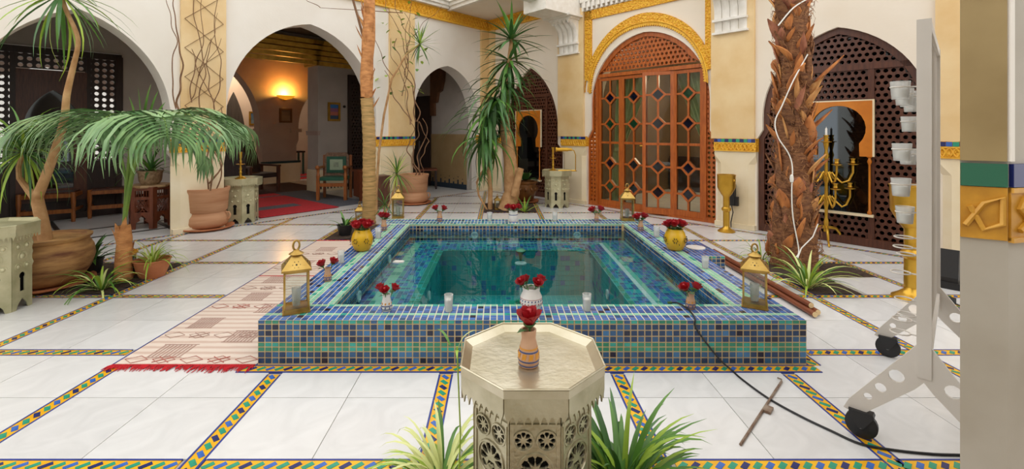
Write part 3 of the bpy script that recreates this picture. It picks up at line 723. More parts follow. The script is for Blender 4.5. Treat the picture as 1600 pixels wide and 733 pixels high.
# lattice screen with a keyhole mirror across the gallery behind the first arch
t = struct(thing('wall_screen', 'dark lattice screen behind the left arch', 'screen', ML @ Vector((-7.3, 2.6, 0)), AL)); del t['category']
key = lambda x, z: -.48 < x < .42 and .2 < z < 2.42
m = MB(); lattice(m, lambda x, z: not (-.43 < x < .37 and .3 < z < 2.35) and abs(x) < 2.2, -2.2, .75, .9, 2.6, .098, -.03, .03, .33, False); stuff(obj('lattice', m, BLACKWOOD, t))
m = MB(); m.box(-2.3, .8, -.05, .05, 2.6, 2.7); m.box(.74, .82, -.05, .05, 0, 2.7); m.box(-2.3, .8, -.045, .045, .82, .92); m.box(-.5, -.44, -.045, .045, 0, 2.6); m.box(.36, .42, -.045, .045, 0, 2.6); m.box(-2.2, .75, -.01, .03, 0, .84)
m.box(-2.3, .8, -.05, .05, 0, .1); obj('frame', m, BLACKWOOD, t)
m = MB(); hole = [(-.27, .5), (-.27, 1.25)]+arc(-.03, .33, 1.45, 2.05, 10)+[(.21, 1.25), (.21, .5)]
m.ext([[(-.44, .3), (.37, .3), (.37, 2.36), (-.44, 2.36)], hole[::-1]], -.05, -.02); obj('keyhole_panel', m, DARKWOOD, t)
obj('mirror', MB().box(-.43, .36, -.018, -.012, .32, 2.3), MIRROR, t)
# glowing white arch panel added behind the screen to brighten its openings
wd = struct(lobj('window_4', MB().ext([[(-9.3, .0)]+arc(-7.25, 1.25, 1.2, 2.6, 12)+[(-5.9, .0)]], 4.6, 4.64), emit('backglow_pane', '#f3efe6', .55)))

# ------------------------------------------------------------------ rooms behind the right wall
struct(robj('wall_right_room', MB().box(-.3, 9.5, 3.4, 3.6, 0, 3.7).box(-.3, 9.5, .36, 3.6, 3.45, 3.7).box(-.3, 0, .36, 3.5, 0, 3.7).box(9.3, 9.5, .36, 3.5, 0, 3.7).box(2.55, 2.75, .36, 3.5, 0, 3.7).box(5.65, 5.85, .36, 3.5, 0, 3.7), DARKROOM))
struct(robj('floor_right_room', MB().box(-.3, 9.5, -RWB, 3.6, -.02, -.002), MARBLE))
obj('low_dark_panel', MB().box(2.8, 5.6, 3.3, 3.4, .0, .8), BLACKWOOD, bpy.data.objects['wall_right_room'])  # dark wood panel low on the room's back wall
def lattice_window(n, c, w_, zs, za, low, z1, z2, transom, mull, woodm):
    t = struct(thing('window_%d' % n, 'lattice window', 'window', MR @ Vector((c, 0, 0)), AR)); del t['category']; del t['label']
    out = opening(0, w_, zs, za, low, z1, z2); d = .075
    inn = [(-w_-low+d, .10), (-w_-low+d, z1), (-w_+d, z2)]+arc(0, w_-d, zs, za-d*1.1)+[(w_-d, z2), (w_+low-d, z1), (w_+low-d, .10)]
    obj('frame', MB().ext([out, inn[::-1]], .05, .15), woodm, t)
    m = MB(); m.box(-w_, w_, .05, .14, transom-.035, transom+.035); 
    for x in mull: m.box(x-.03, x+.03, .055, .14, .05, transom)
    obj('mullion', m, woodm, t)
    m = MB(); lattice(m, lambda x, z: inside(inn, x, z) and z < transom or inside(inn, x, z) and z > transom, -w_-low, w_+low, .08, za, .072, .075, .12, .34)
    stuff(obj('lattice', m, woodm, t))
    obj('dark_glass', MB().ext([out], .20, .205), thin_glass('window_glass_%d' % n, (.35, .35, .35), 1.45, .8), t)
    return t
W1 = lattice_window(1, 1.42, .80, 1.46, 2.77, .13, 1.0, 1.14, 2.16, (-.32, .42), DARKWOOD)
W2 = lattice_window(2, 6.93, .87, 1.6, 2.72, .07, 1.3, 1.42, 2.2, (-.42, .33, .80), DARKWOOD)
# the big cedar door
door = struct(thing('door_1', 'door', 'door', MR @ Vector((4.19, 0, 0)), AR)); del door['category']; del door['label']
out = opening(0, 1.13, 1.9, 3.1, .09, 1.27, 1.42); hw = 1.0
inn = [(-hw, .03), (-hw, 2.40), (hw, 2.40), (hw, .03)]
ty = [(-hw, 2.46)]+[p for p in arc(0, 1.04, 1.9, 3.03) if p[1] > 2.48]+[(hw, 2.46)]
sl = [(-1.19, .08), (-1.19, 1.25), (-1.09, 1.40), (-1.09, 2.2), (-1.055, 2.3), (-1.055, .08)]
obj('frame', MB().ext([out, inn[::-1], ty[::-1], sl, [(-x, z) for x, z in sl][::-1]], .04, .14), CEDAR, door)
m = MB(); lattice(m, lambda x, z: inside(ty, x, z), -1.1, 1.1, 2.42, 3.1, .078, .06, .11, .33); stuff(obj('tympanum_lattice', m, CEDAR, door))
for s in (-1, 1):
    m = MB(); lattice(m, lambda x, z: True, *sorted((s*1.20, s*1.05)), .06, 2.3, .075, .065, .11, .32, False); stuff(obj('side_lattice', m, CEDAR, door))
def leaf_door(x0, w_, ang, cols, hinge):
    h = 2.36; st = .055
    t = bpy.data.objects.new('door_leaf', None); COL.objects.link(t); t.parent = door
    t.location = (x0 if hinge > 0 else x0+w_, .09, .03); t.rotation_euler = (0, 0, ang)
    ox = 0 if hinge > 0 else -w_
    M = Matrix.Translation((ox, 0, 0))
    obj('leaf_frame', MB().ext([[(0, 0), (w_, 0), (w_, h), (0, h)], [(st, .10), (st, h-st), (w_-st, h-st), (w_-st, .10)]], -.025, .025, M), CEDAR, t)
    zs = (.36, .78, 1.50, 1.98); cx = w_/2; r = .112
    for k, z in enumerate(zs):
        g = .022
        obj('diamond_frame', MB().ext([[(cx-r-g, z), (cx, z-r-g), (cx+r+g, z), (cx, z+r+g)], [(cx-r+g, z), (cx, z+r-g), (cx+r-g, z), (cx, z-r+g)]], -.028, .028, M), CEDAR, t)
        obj('diamond_pane', MB().ext([[(cx-r+g, z), (cx, z-r+g), (cx+r-g, z), (cx, z+r-g)]], -.004, .004, M), GNAVY if cols[k] == 'n' else GGREEN, t)
        obj('muntin', MB().box(st, cx-r, -.018, .018, z-.016, z+.016, M).box(cx+r, w_-st, -.018, .018, z-.016, z+.016, M), CEDAR, t)
    seg = [(.10, zs[0]-r), (zs[0]+r, zs[1]-r), (zs[1]+r, zs[2]-r), (zs[2]+r, zs[3]-r), (zs[3]+r, h-st)]
    m = MB()
    for a, b in seg: m.box(cx-.016, cx+.016, -.018, .018, a-.01, b+.01, M)
    m.box(st, w_-st, -.018, .018, 1.14, 1.18, M); obj('muntin', m, CEDAR, t)
    zz = [.10, .36, .78, 1.16, 1.50, 1.98, h-st]
    for a, b in zip(zz, zz[1:]):
        for xa, xb in ((st, cx), (cx, w_-st)):
            obj('pane', MB().box(xa, xb, -.0075, -.0065, a, b, M), DGLASS, t)
    return t
leaf_door(-1.0, .50, 0, 'ngng'[::-1], 1); l2 = leaf_door(-.50, .50, 0, 'nngn', 1)
obj('lock', MB().box(.44, .47, -.045, -.02, 1.02, 1.16).tube([(.45, -.05, 1.12), (.40, -.06, 1.12)], .009, 6), BRASS, l2)
leaf_door(0.0, .50, R(24), 'nnnn', -1); leaf_door(.50, .50, 0, 'nnng', 1)
def curtain(label, x, top_w, tie_x, tie_w, bot_x, bot_w):
    t = thing('curtain', label, 'curtain', MR @ Vector((x, .40, 0)), AR, 'curtains behind the cedar door')
    m = MB(); nx, nz = 40, 24; v = []
    for j in range(nz+1):
        z = 2.5*j/nz
        k = max(0, (z-1.05)/1.45) if z > 1.05 else 0
        if z > 1.05: e = k**.8; c = tie_x*(1-e); w_ = tie_w+(top_w-tie_w)*e
        else: e = 1-z/1.05; c = tie_x+(bot_x-tie_x)*e; w_ = tie_w+(bot_w-tie_w)*e**.6
        for i in range(nx+1):
            q = i/nx-.5; v.append((c+w_*q, .035*math.sin(q*44+z)*(.5+.5*w_/top_w), z+.02))
    m.add(v, [(j*(nx+1)+i, j*(nx+1)+i+1, (j+1)*(nx+1)+i+1, (j+1)*(nx+1)+i) for j in range(nz) for i in range(nx)])
    o = obj('drape', m, CURTAIN, t, True)
    sm = o.modifiers.new('thick', 'SOLIDIFY'); sm.thickness = .004
    obj('tieback', MB().lathe([(tie_w*.5, 1.02), (tie_w*.53, 1.05), (tie_w*.5, 1.09)], 12, Matrix.Translation((tie_x, 0, 0)) @ Matrix.Diagonal((1, .5, 1, 1)), cap=False), CURTAIN, t, True)
curtain('sage green curtain swept left behind the left door leaves', 3.75, .75, -.36, .16, -.36, .34)
curtain('sage green curtain swept right behind the right door leaf', 4.85, .66, .36, .16, .36, .34)
l = bpy.data.lights.new('room_fill', 'POINT'); l.energy = 70; l.color = (1, .8, .55); l.shadow_soft_size = .15
t = thing('added_pendant_lamp', 'unseen pendant lamp added to light the room behind the cedar door', 'lamp', MR @ Vector((4.3, 2.2, 2.6)), AR)  # out-of-view lamp added to brighten the curtains and the room
obj('shade', MB().lathe([(.05, .2), (.16, .0), (.15, 0), (.04, .19)], 14, cap=False), emit('added_pendant_shade', '#ffd9a0', 1.2), t, True)
obj('cord', MB().tube([(0, 0, .18), (0, 0, .84)], .006, 5), BLACKP, t)
lo = bpy.data.objects.new('room_fill', l); COL.objects.link(lo); lo.parent = t; lo.location = (0, 0, -.1)
# keyhole mirrors hung on the lattice windows
def keyhole_mirror(label, x, z, w_, h_, split):
    t = thing('keyhole_mirror', label, 'mirror', MR @ Vector((x, .045, z)), AR)
    r = w_*.41; zc = split+r*1.12
    hole = [(-r*.78, split-.02)]+[(r*math.cos(a), zc+r*math.sin(a)) for a in [R(220)-R(260)*i/18 for i in range(19)]]+[(r*.78, split-.02)]
    panel = [(-w_/2, split-.02)]+hole[0:1]
    poly = [(-w_/2, h_), (-w_/2, split-.02)]+hole+[(w_/2, split-.02), (w_/2, h_)]
    obj('arch_panel', MB().ext([poly], -.035, -.008), ORANGE, t)
    obj('glass', MB().box(-w_/2+.02, w_/2-.02, -.006, -.002, .02, h_-.02), MIRROR, t)
    m = MB()
    for s in (-1, 1):
        x_ = s*(w_/2-.03); m.lathe([(.02, .02), (.024, .05), (.012, .07), (.011, split-.12), (.024, split-.08), (.012, split-.04), (.03, split-.02)], 8, Matrix.Translation((x_, -.025, 0)))
    obj('turned_columns', m, ORANGE, t, True)
    obj('sill', MB().box(-w_/2-.01, w_/2+.01, -.05, 0, -.01, .02), PALELEATHER if 0 else TADELAKT2, t)
    obj('white_edging', MB().box(w_/2, w_/2+.018, -.036, -.004, split-.02, h_+.015).box(-w_/2-.018, -w_/2, -.036, -.004, split-.02, h_+.015).box(-w_/2, w_/2, -.036, -.004, h_, h_+.015), TADELAKT2, t)
keyhole_mirror('orange keyhole arch mirror on the lattice behind the yucca', 1.33, .34, .76, 1.5, .74)
keyhole_mirror('orange keyhole arch mirror behind the brass candelabrum', 6.93, .38, .70, 1.40, .74)

# ------------------------------------------------------------------ octagonal metal tables
def circ(x, z, r, n=10): return [(x+r*math.cos(2*PI*i/n), z+r*math.sin(2*PI*i/n)) for i in range(n)]
def octa(ap, n=8, rot=.5): 
    r = ap/math.cos(PI/8); return [(r*math.cos(2*PI*(i+rot)/8), r*math.sin(2*PI*(i+rot)/8)) for i in range(8)]
def oct_table(name, label, loc, h, ap, rotz=0, pierced=False, m_body=SILVER_G, m_top=SILVER_G):
    t = thing(name, label, 'table', loc, rotz); bp = ap*.80; side = 2*bp*math.tan(PI/8); a = ap
    # tray
    m = MB(); o1 = octa(a); o2 = octa(a-.03); o0 = octa(a-.012); lip = .022
    v = [(x, y, h) for x, y in o1]+[(x, y, h-lip) for x, y in o2]+[(x, y, h-.03) for x, y in o1]+[(x, y, h-.03) for x, y in o2]
    f = [tuple(range(8, 16))]+[(i, (i+1) % 8, 8+(i+1) % 8, 8+i) for i in range(8)]+[(i, (i+1) % 8, 16+(i+1) % 8, 16+i) for i in range(8)]+[tuple(range(16, 24))]
    m.add(v, f); obj('tray', m, m_top, t)
    m = MB()
    m.tube([(x, y, h) for x, y in o1], .004, 5, closed=True); obj('tray_rim', m, m_top, t)
    sa = 2*(a-.006)*math.tan(PI/8)
    for k in range(8):
        M = Matrix.Rotation(2*PI*k/8, 4, 'Z') @ Matrix.Translation((0, -(a-.004), 0))
        n = 8; pts = [(-sa/2, h-.02), (-sa/2, h-.075)]
        for i in range(n):
            x0 = -sa/2+sa*i/n; x1 = -sa/2+sa*(i+1)/n; pts += [(x0+.003, h-.088), ((x0*.65+x1*.35), h-.10), ((x0+x1)/2, h-.118), ((x0*.35+x1*.65), h-.10), (x1-.003, h-.088)]
        pts += [(sa/2, h-.075), (sa/2, h-.02)]
        obj('scalloped_apron', MB().ext([pts], -.003, .003, M), m_body, t)
        M = Matrix.Rotation(2*PI*k/8, 4, 'Z') @ Matrix.Translation((0, -bp, 0))
        s2 = side/2-.001; foot = [(-s2, 0), (-s2+.035, 0), (-s2+.045, .035), (-s2*.35, .05), (0, .085), (s2*.35, .05), (s2-.045, .035), (s2-.035, 0), (s2, 0), (s2, h-.03), (-s2, h-.03)]
        holes = []; zk = .14; wk = side*.115
        holes.append([(-wk, zk), (-wk, zk+.10)]+[(wk*1.35*math.cos(q), zk+.125+wk*1.35*math.sin(q)) for q in [R(230)-R(280)*i/10 for i in range(11)]]+[(wk, zk+.10), (wk, zk)])
        rz = []
        if pierced:
            for (cx, cz, r, n) in ((-side*.23, h-.19, .032, 8), (side*.23, h-.19, .032, 8), (0, h-.29, .058, 10)):
                rz.append((cx, cz, r))
                for i in range(n):
                    q = 2*PI*i/n; p0 = (cx+r*.28*math.cos(q), cz+r*.28*math.sin(q)); d = Vector((math.cos(q), math.sin(q))); s = Vector((-d.y, d.x))*r*.24
                    c = Vector((cx, cz))
                    holes.append([tuple(c+d*r*.28), tuple(c+d*r*.62+s), tuple(c+d*r*.85+s*.6), tuple(c+d*r*.85-s*.6), tuple(c+d*r*.62-s)])
        holes = [q[::-1] for q in holes]
        pn = obj('side_panel', MB().ext([foot]+holes, -.004, .004, M), m_body, t)
        mm = MB()
        if pierced:
            for cx, cz, r in rz: mm.tube([(cx+r*1.02*math.cos(2*PI*i/18), -.006, cz+r*1.02*math.sin(2*PI*i/18)) for i in range(18)], .004, 5, M, closed=True)
            mm.box(-s2, s2, -.009, 0, h-.145, h-.135, M); mm.box(-s2+.006, -s2+.012, -.008, 0, .05, h-.14, M); mm.box(s2-.012, s2-.006, -.008, 0, .05, h-.14, M)
        else:
            for cx, cz, r in ((-side*.22, h-.18, .028), (side*.22, h-.18, .028), (0, h-.26, .040), (-side*.22, h-.34, .028), (side*.22, h-.34, .028)):
                mm.lathe([(r, 0), (r*.95, .006), (r*.6, .004), (r*.45, .010), (.001, .014)], 12, M @ Matrix.Translation((cx, -.004, cz)) @ Matrix.Rotation(R(90), 4, 'X'))
        obj('rosettes', mm, m_body, pn, True)
    m = MB(); m.lathe([(bp*.9, .10), (bp*.9, h-.05)], 8, flat=.5, cap=False); obj('recess_darkness', m, BLACKHOLE, t)  # black drum painted as the darkness behind the pierced panels
    return t
TAB = (.116, 1.697)
oct_table('octagonal_table', 'large chased silver octagonal table with scalloped apron at the front', (TAB[0], TAB[1], .012), .60, .248, 0, True, SILVER, SILVER_T)
oct_table('octagonal_table', 'pale green-grey octagonal metal table cut by the left picture edge', (-4.02, 3.68, 0), .68, .26, .1)
oct_table('octagonal_table', 'octagonal metal table beside the tall clay pot, brass candlestick on top', (-4.03, 7.22, 0), .68, .285, R(10))
oct_table('octagonal_table', 'octagonal metal table near the cedar door holding brass telescope and candlestick', (1.075, 8.62, 0), .68, .265, R(-12))
# ------------------------------------------------------------------ brass things
def candlestick(label, loc, h=.40):
    t = thing('candlestick', label, 'candlestick', loc)
    s = h/.4
    obj('stem', MB().lathe([(r*s, z*s) for r, z in ((.075, 0), (.075, .012), (.05, .025), (.02, .04), (.014, .08), (.022, .10), (.013, .12), (.02, .15), (.013, .18), (.012, .21))], 14), BRASS, t, True)
    obj('drip_pan', MB().lathe([(r*s, z*s) for r, z in ((.012, .205), (.06, .215), (.062, .222), (.012, .225))], 14), BRASS, t, True)
    obj('cup', MB().lathe([(r*s, z*s) for r, z in ((.012, .22), (.02, .26), (.012, .29), (.02, .32), (.022, .36), (.026, .4), (.018, .4), (.016, .37))], 12), BRASS, t, True)
candlestick('brass candlestick on the octagonal table beside the clay pot', (-4.03, 7.22, .662), .42)
candlestick('brass candlestick on the octagonal table near the cedar door', (1.0, 8.60, .662), .44)
t = thing('telescope', 'brass telescope on a bracket standing on the table by the cedar door', 'telescope', (1.17, 8.56, .662))
obj('barrel', MB().tube([(-.10, 0, .40), (.10, 0, .40)], .035, 12).tube([(.10, 0, .40), (.17, 0, .40)], .026, 12).tube([(-.10, 0, .40), (-.13, 0, .40)], .042, 12), BRASS, t)
obj('bracket', MB().tube([(.24, 0, .0), (.24, 0, .30), (.21, 0, .38), (.15, 0, .40)], .010, 6).tube([(-.08, .0, .012), (.24, 0, .012)], .012, 6).box(-.14, .26, -.04, .04, 0, .012), BRASS, t)
def goblet(label, loc, h):
    t = thing('brass_goblet', label, 'goblet', loc); s = h/.85
    obj('foot', MB().lathe([(r*s, z*s) for r, z in ((.12, 0), (.12, .015), (.08, .04), (.045, .07), (.04, .10))], 18), BRASS, t, True)
    obj('stem', MB().lathe([(r*s, z*s) for r, z in ((.045, .09), (.045, .30), (.065, .32), (.065, .35), (.045, .37), (.045, .52), (.06, .54))], 14), BRASS, t, True)
    obj('bowl', MB().lathe([(r*s, z*s) for r, z in ((.05, .53), (.075, .56), (.125, .66), (.128, .84), (.135, .85), (.12, .85), (.112, .67), (.05, .58))], 20), BRASS, t, True)
    obj('boss', MB().ball((.06*s, -.11*s, .77*s), .02*s), BRASS, t, True)
goblet('tall brass goblet floor stand beside the cedar door', fl(1135, 362), .80)
goblet('tall brass goblet floor stand behind the white trolley', fl(1424, 467), .96)
t = thing('plug_adapter', 'black power adapter hanging on the pale pier behind the brass goblet', 'adapter', MR @ Vector((5.68, -.06, .28)), AR)
obj('body', MB().box(-.05, .05, -.06, 0, .05, .36).box(-.01, .09, -.05, 0, .05, .18), BLACKP, t); obj('lead', MB().tube([(0, -.03, .05), (.02, -.03, -.05), (-.01, -.03, -.2), (.0, -.05, -.27)], .008, 5), BLACKP, t)
# candelabrum
cpos = fl(1291, 379)
t = thing('candelabrum', 'tall many-armed brass candelabrum in front of the orange mirror', 'candelabrum', cpos)
H = 1.34
obj('stem', MB().lathe([(.03, .14), (.022, .2), (.03, .26), (.016, .32), (.02, .45), (.035, .5), (.02, .56), (.018, .75), (.036, .8), (.02, .86), (.018, 1.05), (.03, 1.1), (.016, 1.16), (.03, 1.24), (.034, 1.28)], 12), BRASS, t, True)
for a in (0, 2.1, 4.2):
    c, s = math.cos(a), math.sin(a)
    obj('foot', MB().tube([(c*r, s*r, z) for r, z in ((.0, .2), (.06, .19), (.12, .18), (.17, .12), (.18, .06), (.23, .05), (.28, .02), (.29, .006))], [.022, .02, .018, .014, .012, .012, .012, .01], 7), BRASS, t, True)
for z0, rr, n in ((.86, .27, 6), (.56, .24, 6)):
    for k in range(n):
        a = 2*PI*k/n+.3; c, s = math.cos(a), math.sin(a)
        pts = [(.02, z0-.02), (.06, z0+.03), (.10, z0-.03), (.16, z0-.09), (rr*.85, z0-.06), (rr, z0+.04), (rr, z0+.14)]
        ar = obj('arm', MB().tube([(c*r, s*r, z) for r, z in pts], .012, 7), BRASS, t, True)
        obj('candle_cup', MB().lathe([(.012, 0), (.055, .012), (.055, .018), (.012, .02), (.026, .035), (.018, .06), (.028, .085), (.018, .085)], 10, Matrix.Translation((c*rr, s*rr, z0+.13))), BRASS, ar, True)
obj('candle_cup', MB().lathe([(.012, 0), (.06, .012), (.06, .018), (.02, .02), (.03, .04), (.022, .07), (.032, .10), (.02, .10)], 10, Matrix.Translation((0, 0, 1.26))), BRASS, t, True)
tag(obj('taper_candle', MB().lathe([(.013, 0), (.012, .085), (.003, .095), (.002, .11)], 8), WAX, None, True, cpos+Vector((0, 0, 1.355))), 'short white taper candle on top of the brass candelabrum', 'candle')

# ------------------------------------------------------------------ lanterns
def lantern(label, loc, h, w_, rotz, m=BRASS_D):
    t = thing('lantern', label, 'lantern', loc, rotz, 'brass lanterns'); b = .60*h; a = w_/2; p = .012*h/.44
    obj('base', MB().box(-a, a, -a, a, 0, .03*h/.44).box(-a-.006, a+.006, -a-.006, a+.006, 0, .008), m, t)
    for sx in (-1, 1):
        for sy in (-1, 1): obj('corner_post', MB().box(sx*a-p*(sx > 0), sx*a+p*(sx < 0), sy*a-p*(sy > 0), sy*a+p*(sy < 0), .02, b), m, t)
    mt = MB(); mt.box(-a, a, -a, -a+p, b-p, b); mt.box(-a, a, a-p, a, b-p, b); mt.box(-a, -a+p, -a, a, b-p, b); mt.box(a-p, a, -a, a, b-p, b); obj('top_rail', mt, m, t)
    r2 = math.sqrt(2)
    rf = obj('roof', MB().lathe([((a+.012)*r2, b), ((a+.012)*r2, b+.012), (a*.34*r2, b+.20*h), (a*.30*r2, b+.205*h)], 4, flat=.5), m, t)
    for k in range(4):
        M = Matrix.Rotation(PI/2*k, 4, 'Z'); mm = MB(); zc = b+.085*h; yc = -(a+.012)*(1-.085/.2*.68)
        for q in range(7):
            r = .0 if q == 6 else .022*h/.44; an = q*PI/3; rr = .0045*h/.44*(1.6 if q == 6 else 1)
            mm.ball(M @ Vector((r*math.cos(an), yc-.001-(-.62*r*math.sin(an)), zc+r*math.sin(an)*.8)), rr, 6, 4)
        obj('punched_holes', mm, BLACKPAINT, rf)
    obj('cap', MB().lathe([(a*.42, b+.20*h), (a*.62, b+.215*h), (a*.5, b+.23*h), (a*.3, b+.25*h), (a*.22, b+.27*h)], 14), m, t, True)
    hr = .07*h; zc = b+.27*h+hr*.9
    obj('handle', MB().tube([(hr*.62*math.cos(q), hr*.25*math.cos(q), zc+hr*math.sin(q)) for q in [2*PI*i/20 for i in range(20)]], .0065*h/.44, 6, closed=True), m, t, True)
    for k in range(4): obj('glass_pane', MB().box(-a+p, a-p, -a+p*.3, -a+p*.3+.0015, .03*h/.44, b-p, Matrix.Rotation(PI/2*k, 4, 'Z')), GLASS, t)
    return t
def candle_glass(label, loc, h=.085, r=.026, group='glass candle holders', fill=.7):
    t = thing('candle_glass', label, 'candle', loc, 0, group)
    obj('glass', MB().lathe([(r*.82, 0), (r, h), (r*.93, h), (r*.76, .008), (.001, .008)], 14), FROST, t, True)
    obj('wax', MB().lathe([(r*.75, .009), (r*.70+.2*r*fill, h*fill), (.001, h*fill)], 12), WAX, t, True); return t
RIM = PZ+.0015
P1 = fl(463, 484, RIM); P2 = fl(1179, 477, RIM); P3 = fl(622, 340, RIM); P4 = fl(980, 343.5, RIM)
lantern('large brass lantern on the front left corner of the pool rim', P1, .44, .15, R(25))
lantern('large brass lantern on the front right corner of the pool rim', P2, .40, .14, R(-28))
lantern('brass lantern on the far left corner of the pool rim', P3, .42, .145, R(8))
lantern('brass lantern on the far right corner of the pool rim, by the cedar door', P4, .46, .155, R(-8))
lantern('tiny brass lantern on the soil beside the yucca trunk', fl(777, 328)+Vector((0, 0, .012)), .27, .09, R(10))
lantern('small orange lantern in the left soil bed beside the palm trunk', fl(200, 432)+Vector((0, 0, .012)), .34, .10, R(15), mat('orange_tin', '#e0a02c', '#c68416', .4, .3, scale=6))
lantern('small yellow lantern half hidden behind the slender palm trunk', fl(562, 352)+Vector((0, 0, .012)), .34, .12, R(15))
for nm, p, o in (('front left', P1, .012), ('front right', P2, .012), ('far left', P3, .012), ('far right', P4, .012)):
    candle_glass('candle glass inside the %s lantern' % nm, p+Vector((0, 0, .031)), .11, .028)
for lb, px_, py_, h in (('beside the left pool edge between rose vase and yellow pot', 533, 411, .10), ('next to the left yellow pot on the left rim', 591, 372, .10), ('on the front rim left of the white rose pot', 701, 486, .098),
                        ('on the front rim right of the white rose pot', 917, 485, .098), ('on the right rim near the skimmer lid', 1102, 419, .09), ('on the right rim behind the yellow pot', 1026, 370, .10),
                        ('on the back rim left of the white pot', 765, 345, .10), ('on the back rim right of the white pot', 867, 345, .10)):
    candle_glass('candle glass '+lb, fl(px_, py_, RIM), h*1.08, .029 if py_ > 400 else .034)

# ------------------------------------------------------------------ vases and roses
def petal_bloom(r):
    m = MB(); 
    for ring, n, tilt, rr, hh in ((0, 3, .10, .35, .95), (1, 4, .25, .62, .95), (2, 5, .55, .9, .8)):
        for k in range(n):
            a = 2*PI*k/n+ring*.7; v = []
            for j in range(4):
                t_ = j/3; w_ = rr*1.15*math.sin(PI*(.18+.62*t_)); rad = rr*(.25+.75*math.sin(t_*PI*.55))+tilt*t_*t_*.35; z = hh*t_-.12*t_**3*tilt
                for i in (-1, 0, 1):
                    q = a+i*w_*.9/max(rad, .25); d = rad*(1-.08*abs(i)); v.append((r*d*math.cos(q), r*d*math.sin(q), r*(z-.06*abs(i)*t_)))
            m.add(v, [(j*3+i, j*3+i+1, j*3+4+i, j*3+3+i) for j in range(3) for i in range(2)])
    m.lathe([(.1*r, 0), (.3*r, .2*r), (.36*r, .6*r), (.2*r, .85*r), (.001, .8*r)], 8); return m
bloom_me = petal_bloom(1).data('bloom', ROSE, True)
sep = MB(); sep.lathe([(.12, -.15), (.3, -.02), (.45, .12), (.40, .14), (.1, .05)], 7); sep_me = sep.data('sepals', LEAF_D, True)
lf = MB(); lf.add([(0, 0, 0), (.5, -.28, .2), (.5, .28, .2), (1.05, 0, .12), (.5, 0, .12)], [(0, 1, 4), (0, 4, 2), (1, 3, 4), (4, 3, 2)]); leaf_me = lf.data('leaf', LEAF_D)
stem_me = MB().tube([(0, 0, -1), (0, 0, 0)], .06, 5).data('stem', LEAF_D)
def rose(label, base, top, r, group):
    d = (top-base); t = thing('rose', label, 'rose', base, 0, group)
    q = Vector((0, 0, 1)).rotation_difference(d.normalized()).to_euler()
    put('bloom', bloom_me, t, d, q, (r*.82, r*.82, r*1.25)); put('sepals', sep_me, t, d, q, (r, r, r))
    put('stem', stem_me, t, d, q, (.06, .06, d.length)); 
    for k in range(2): put('leaf', leaf_me, t, d*.72, (random.uniform(-.2, .3), random.uniform(-.5, .1), random.uniform(0, 6.3)), (r*1.1,)*3)
VASE_S = [(.034, 0), (.04, .01), (.044, .03), (.036, .07), (.030, .10), (.036, .125), (.030, .125), (.024, .1), (.03, .04)]
def vase(label, loc, h, mb_, bands, prof=VASE_S, roses=3, rr=.028, who='', spread=.03, name='rose_vase', scale_r=1.0):
    t = thing(name, label, 'vase', loc); s = h/max(z for _, z in prof); p = [(r*s*scale_r, z*s) for r, z in prof]
    obj('body', MB().lathe(p, 20), mb_, t, True)
    def rad(z):
        for (r0, z0), (r1, z1) in zip(p, p[1:]):
            if z0 <= z <= z1 and z1 > z0: return r0+(r1-r0)*(z-z0)/(z1-z0)
        return p[0][0]
    for z0, z1, mt, dots in bands:
        z0 *= h; z1 *= h; m = MB()
        if dots:
            for i in range(dots):
                a = 2*PI*i/dots; r = rad((z0+z1)/2); hh = (z1-z0)/2
                M = Matrix.Rotation(a, 4, 'Z') @ Matrix.Translation((r-.0005, 0, (z0+z1)/2)) @ Matrix.Rotation(R(90), 4, 'Z')
                m.ext([[(-hh*.9, -hh), (hh*.5, -hh), (hh*.9, hh), (-hh*.5, hh)]], -.0015, .0015, M)
        else: m.lathe([(rad(z0)+.0008, z0), (rad((z0+z1)/2)+.0010, (z0+z1)/2), (rad(z1)+.0008, z1)], 20, cap=False)
        obj('painted_band', m, mt, t, True)
    NM = {1: ['single'], 2: ['left', 'right'], 3: ['left', 'middle', 'right'], 4: ['leftmost', 'inner left', 'inner right', 'rightmost'], 5: ['leftmost', 'inner left', 'middle', 'inner right', 'rightmost']}[roses]
    rank = sorted(range(roses), key=lambda k: math.cos(2*PI*k/roses+.5))
    for k in range(roses):
        a = 2*PI*k/roses+.5; sp = spread if roses > 1 else .004
        b0 = loc+Vector((math.cos(a)*.008, math.sin(a)*.008, h*.55)); tp = loc+Vector((math.cos(a)*sp, math.sin(a)*sp*.8, h+.012+random.uniform(0, .014)))
        rose(NM[rank.index(k)]+' red rose in the '+who, b0, tp, rr*1.3, 'roses in the '+who)
    return t
DB = mat('vase_blue_paint', '#3a4a78', None, .4); DO = mat('vase_orange_paint', '#c98a2a', None, .4); DR = mat('vase_red_paint', '#9c3b32', None, .4)
sm = [(.30, .36, DB, 0), (.10, .16, DB, 0), (.40, .52, DO, 8), (.18, .28, DB, 8)]
top = fl(826, 571, .59)
vase('small painted clay vase with one rose on the front silver table', Vector((top.x, top.y, .591)), .128, TANPOT, [(.06, .10, DB, 0), (.18, .22, DB, 0), (.24, .40, DO, 9), (.42, .46, DB, 0), (.5, .54, DO, 0)], [(.030, 0), (.035, .008), (.037, .03), (.030, .07), (.0245, .095), (.027, .125), (.022, .125), (.018, .1)], 1, .042, 'vase on the front silver table')
vase('small painted vase on the front rim left of the candle glass', fl(604, 485, RIM), .105, WHITEPOT, sm, roses=3, rr=.030, who='front left rim vase', spread=.045, scale_r=.95)
vase('small painted vase on the front rim beside the black cable', fl(1079, 482, RIM), .10, TANPOT, sm, roses=2, rr=.034, who='front right rim vase', spread=.042, scale_r=.9)
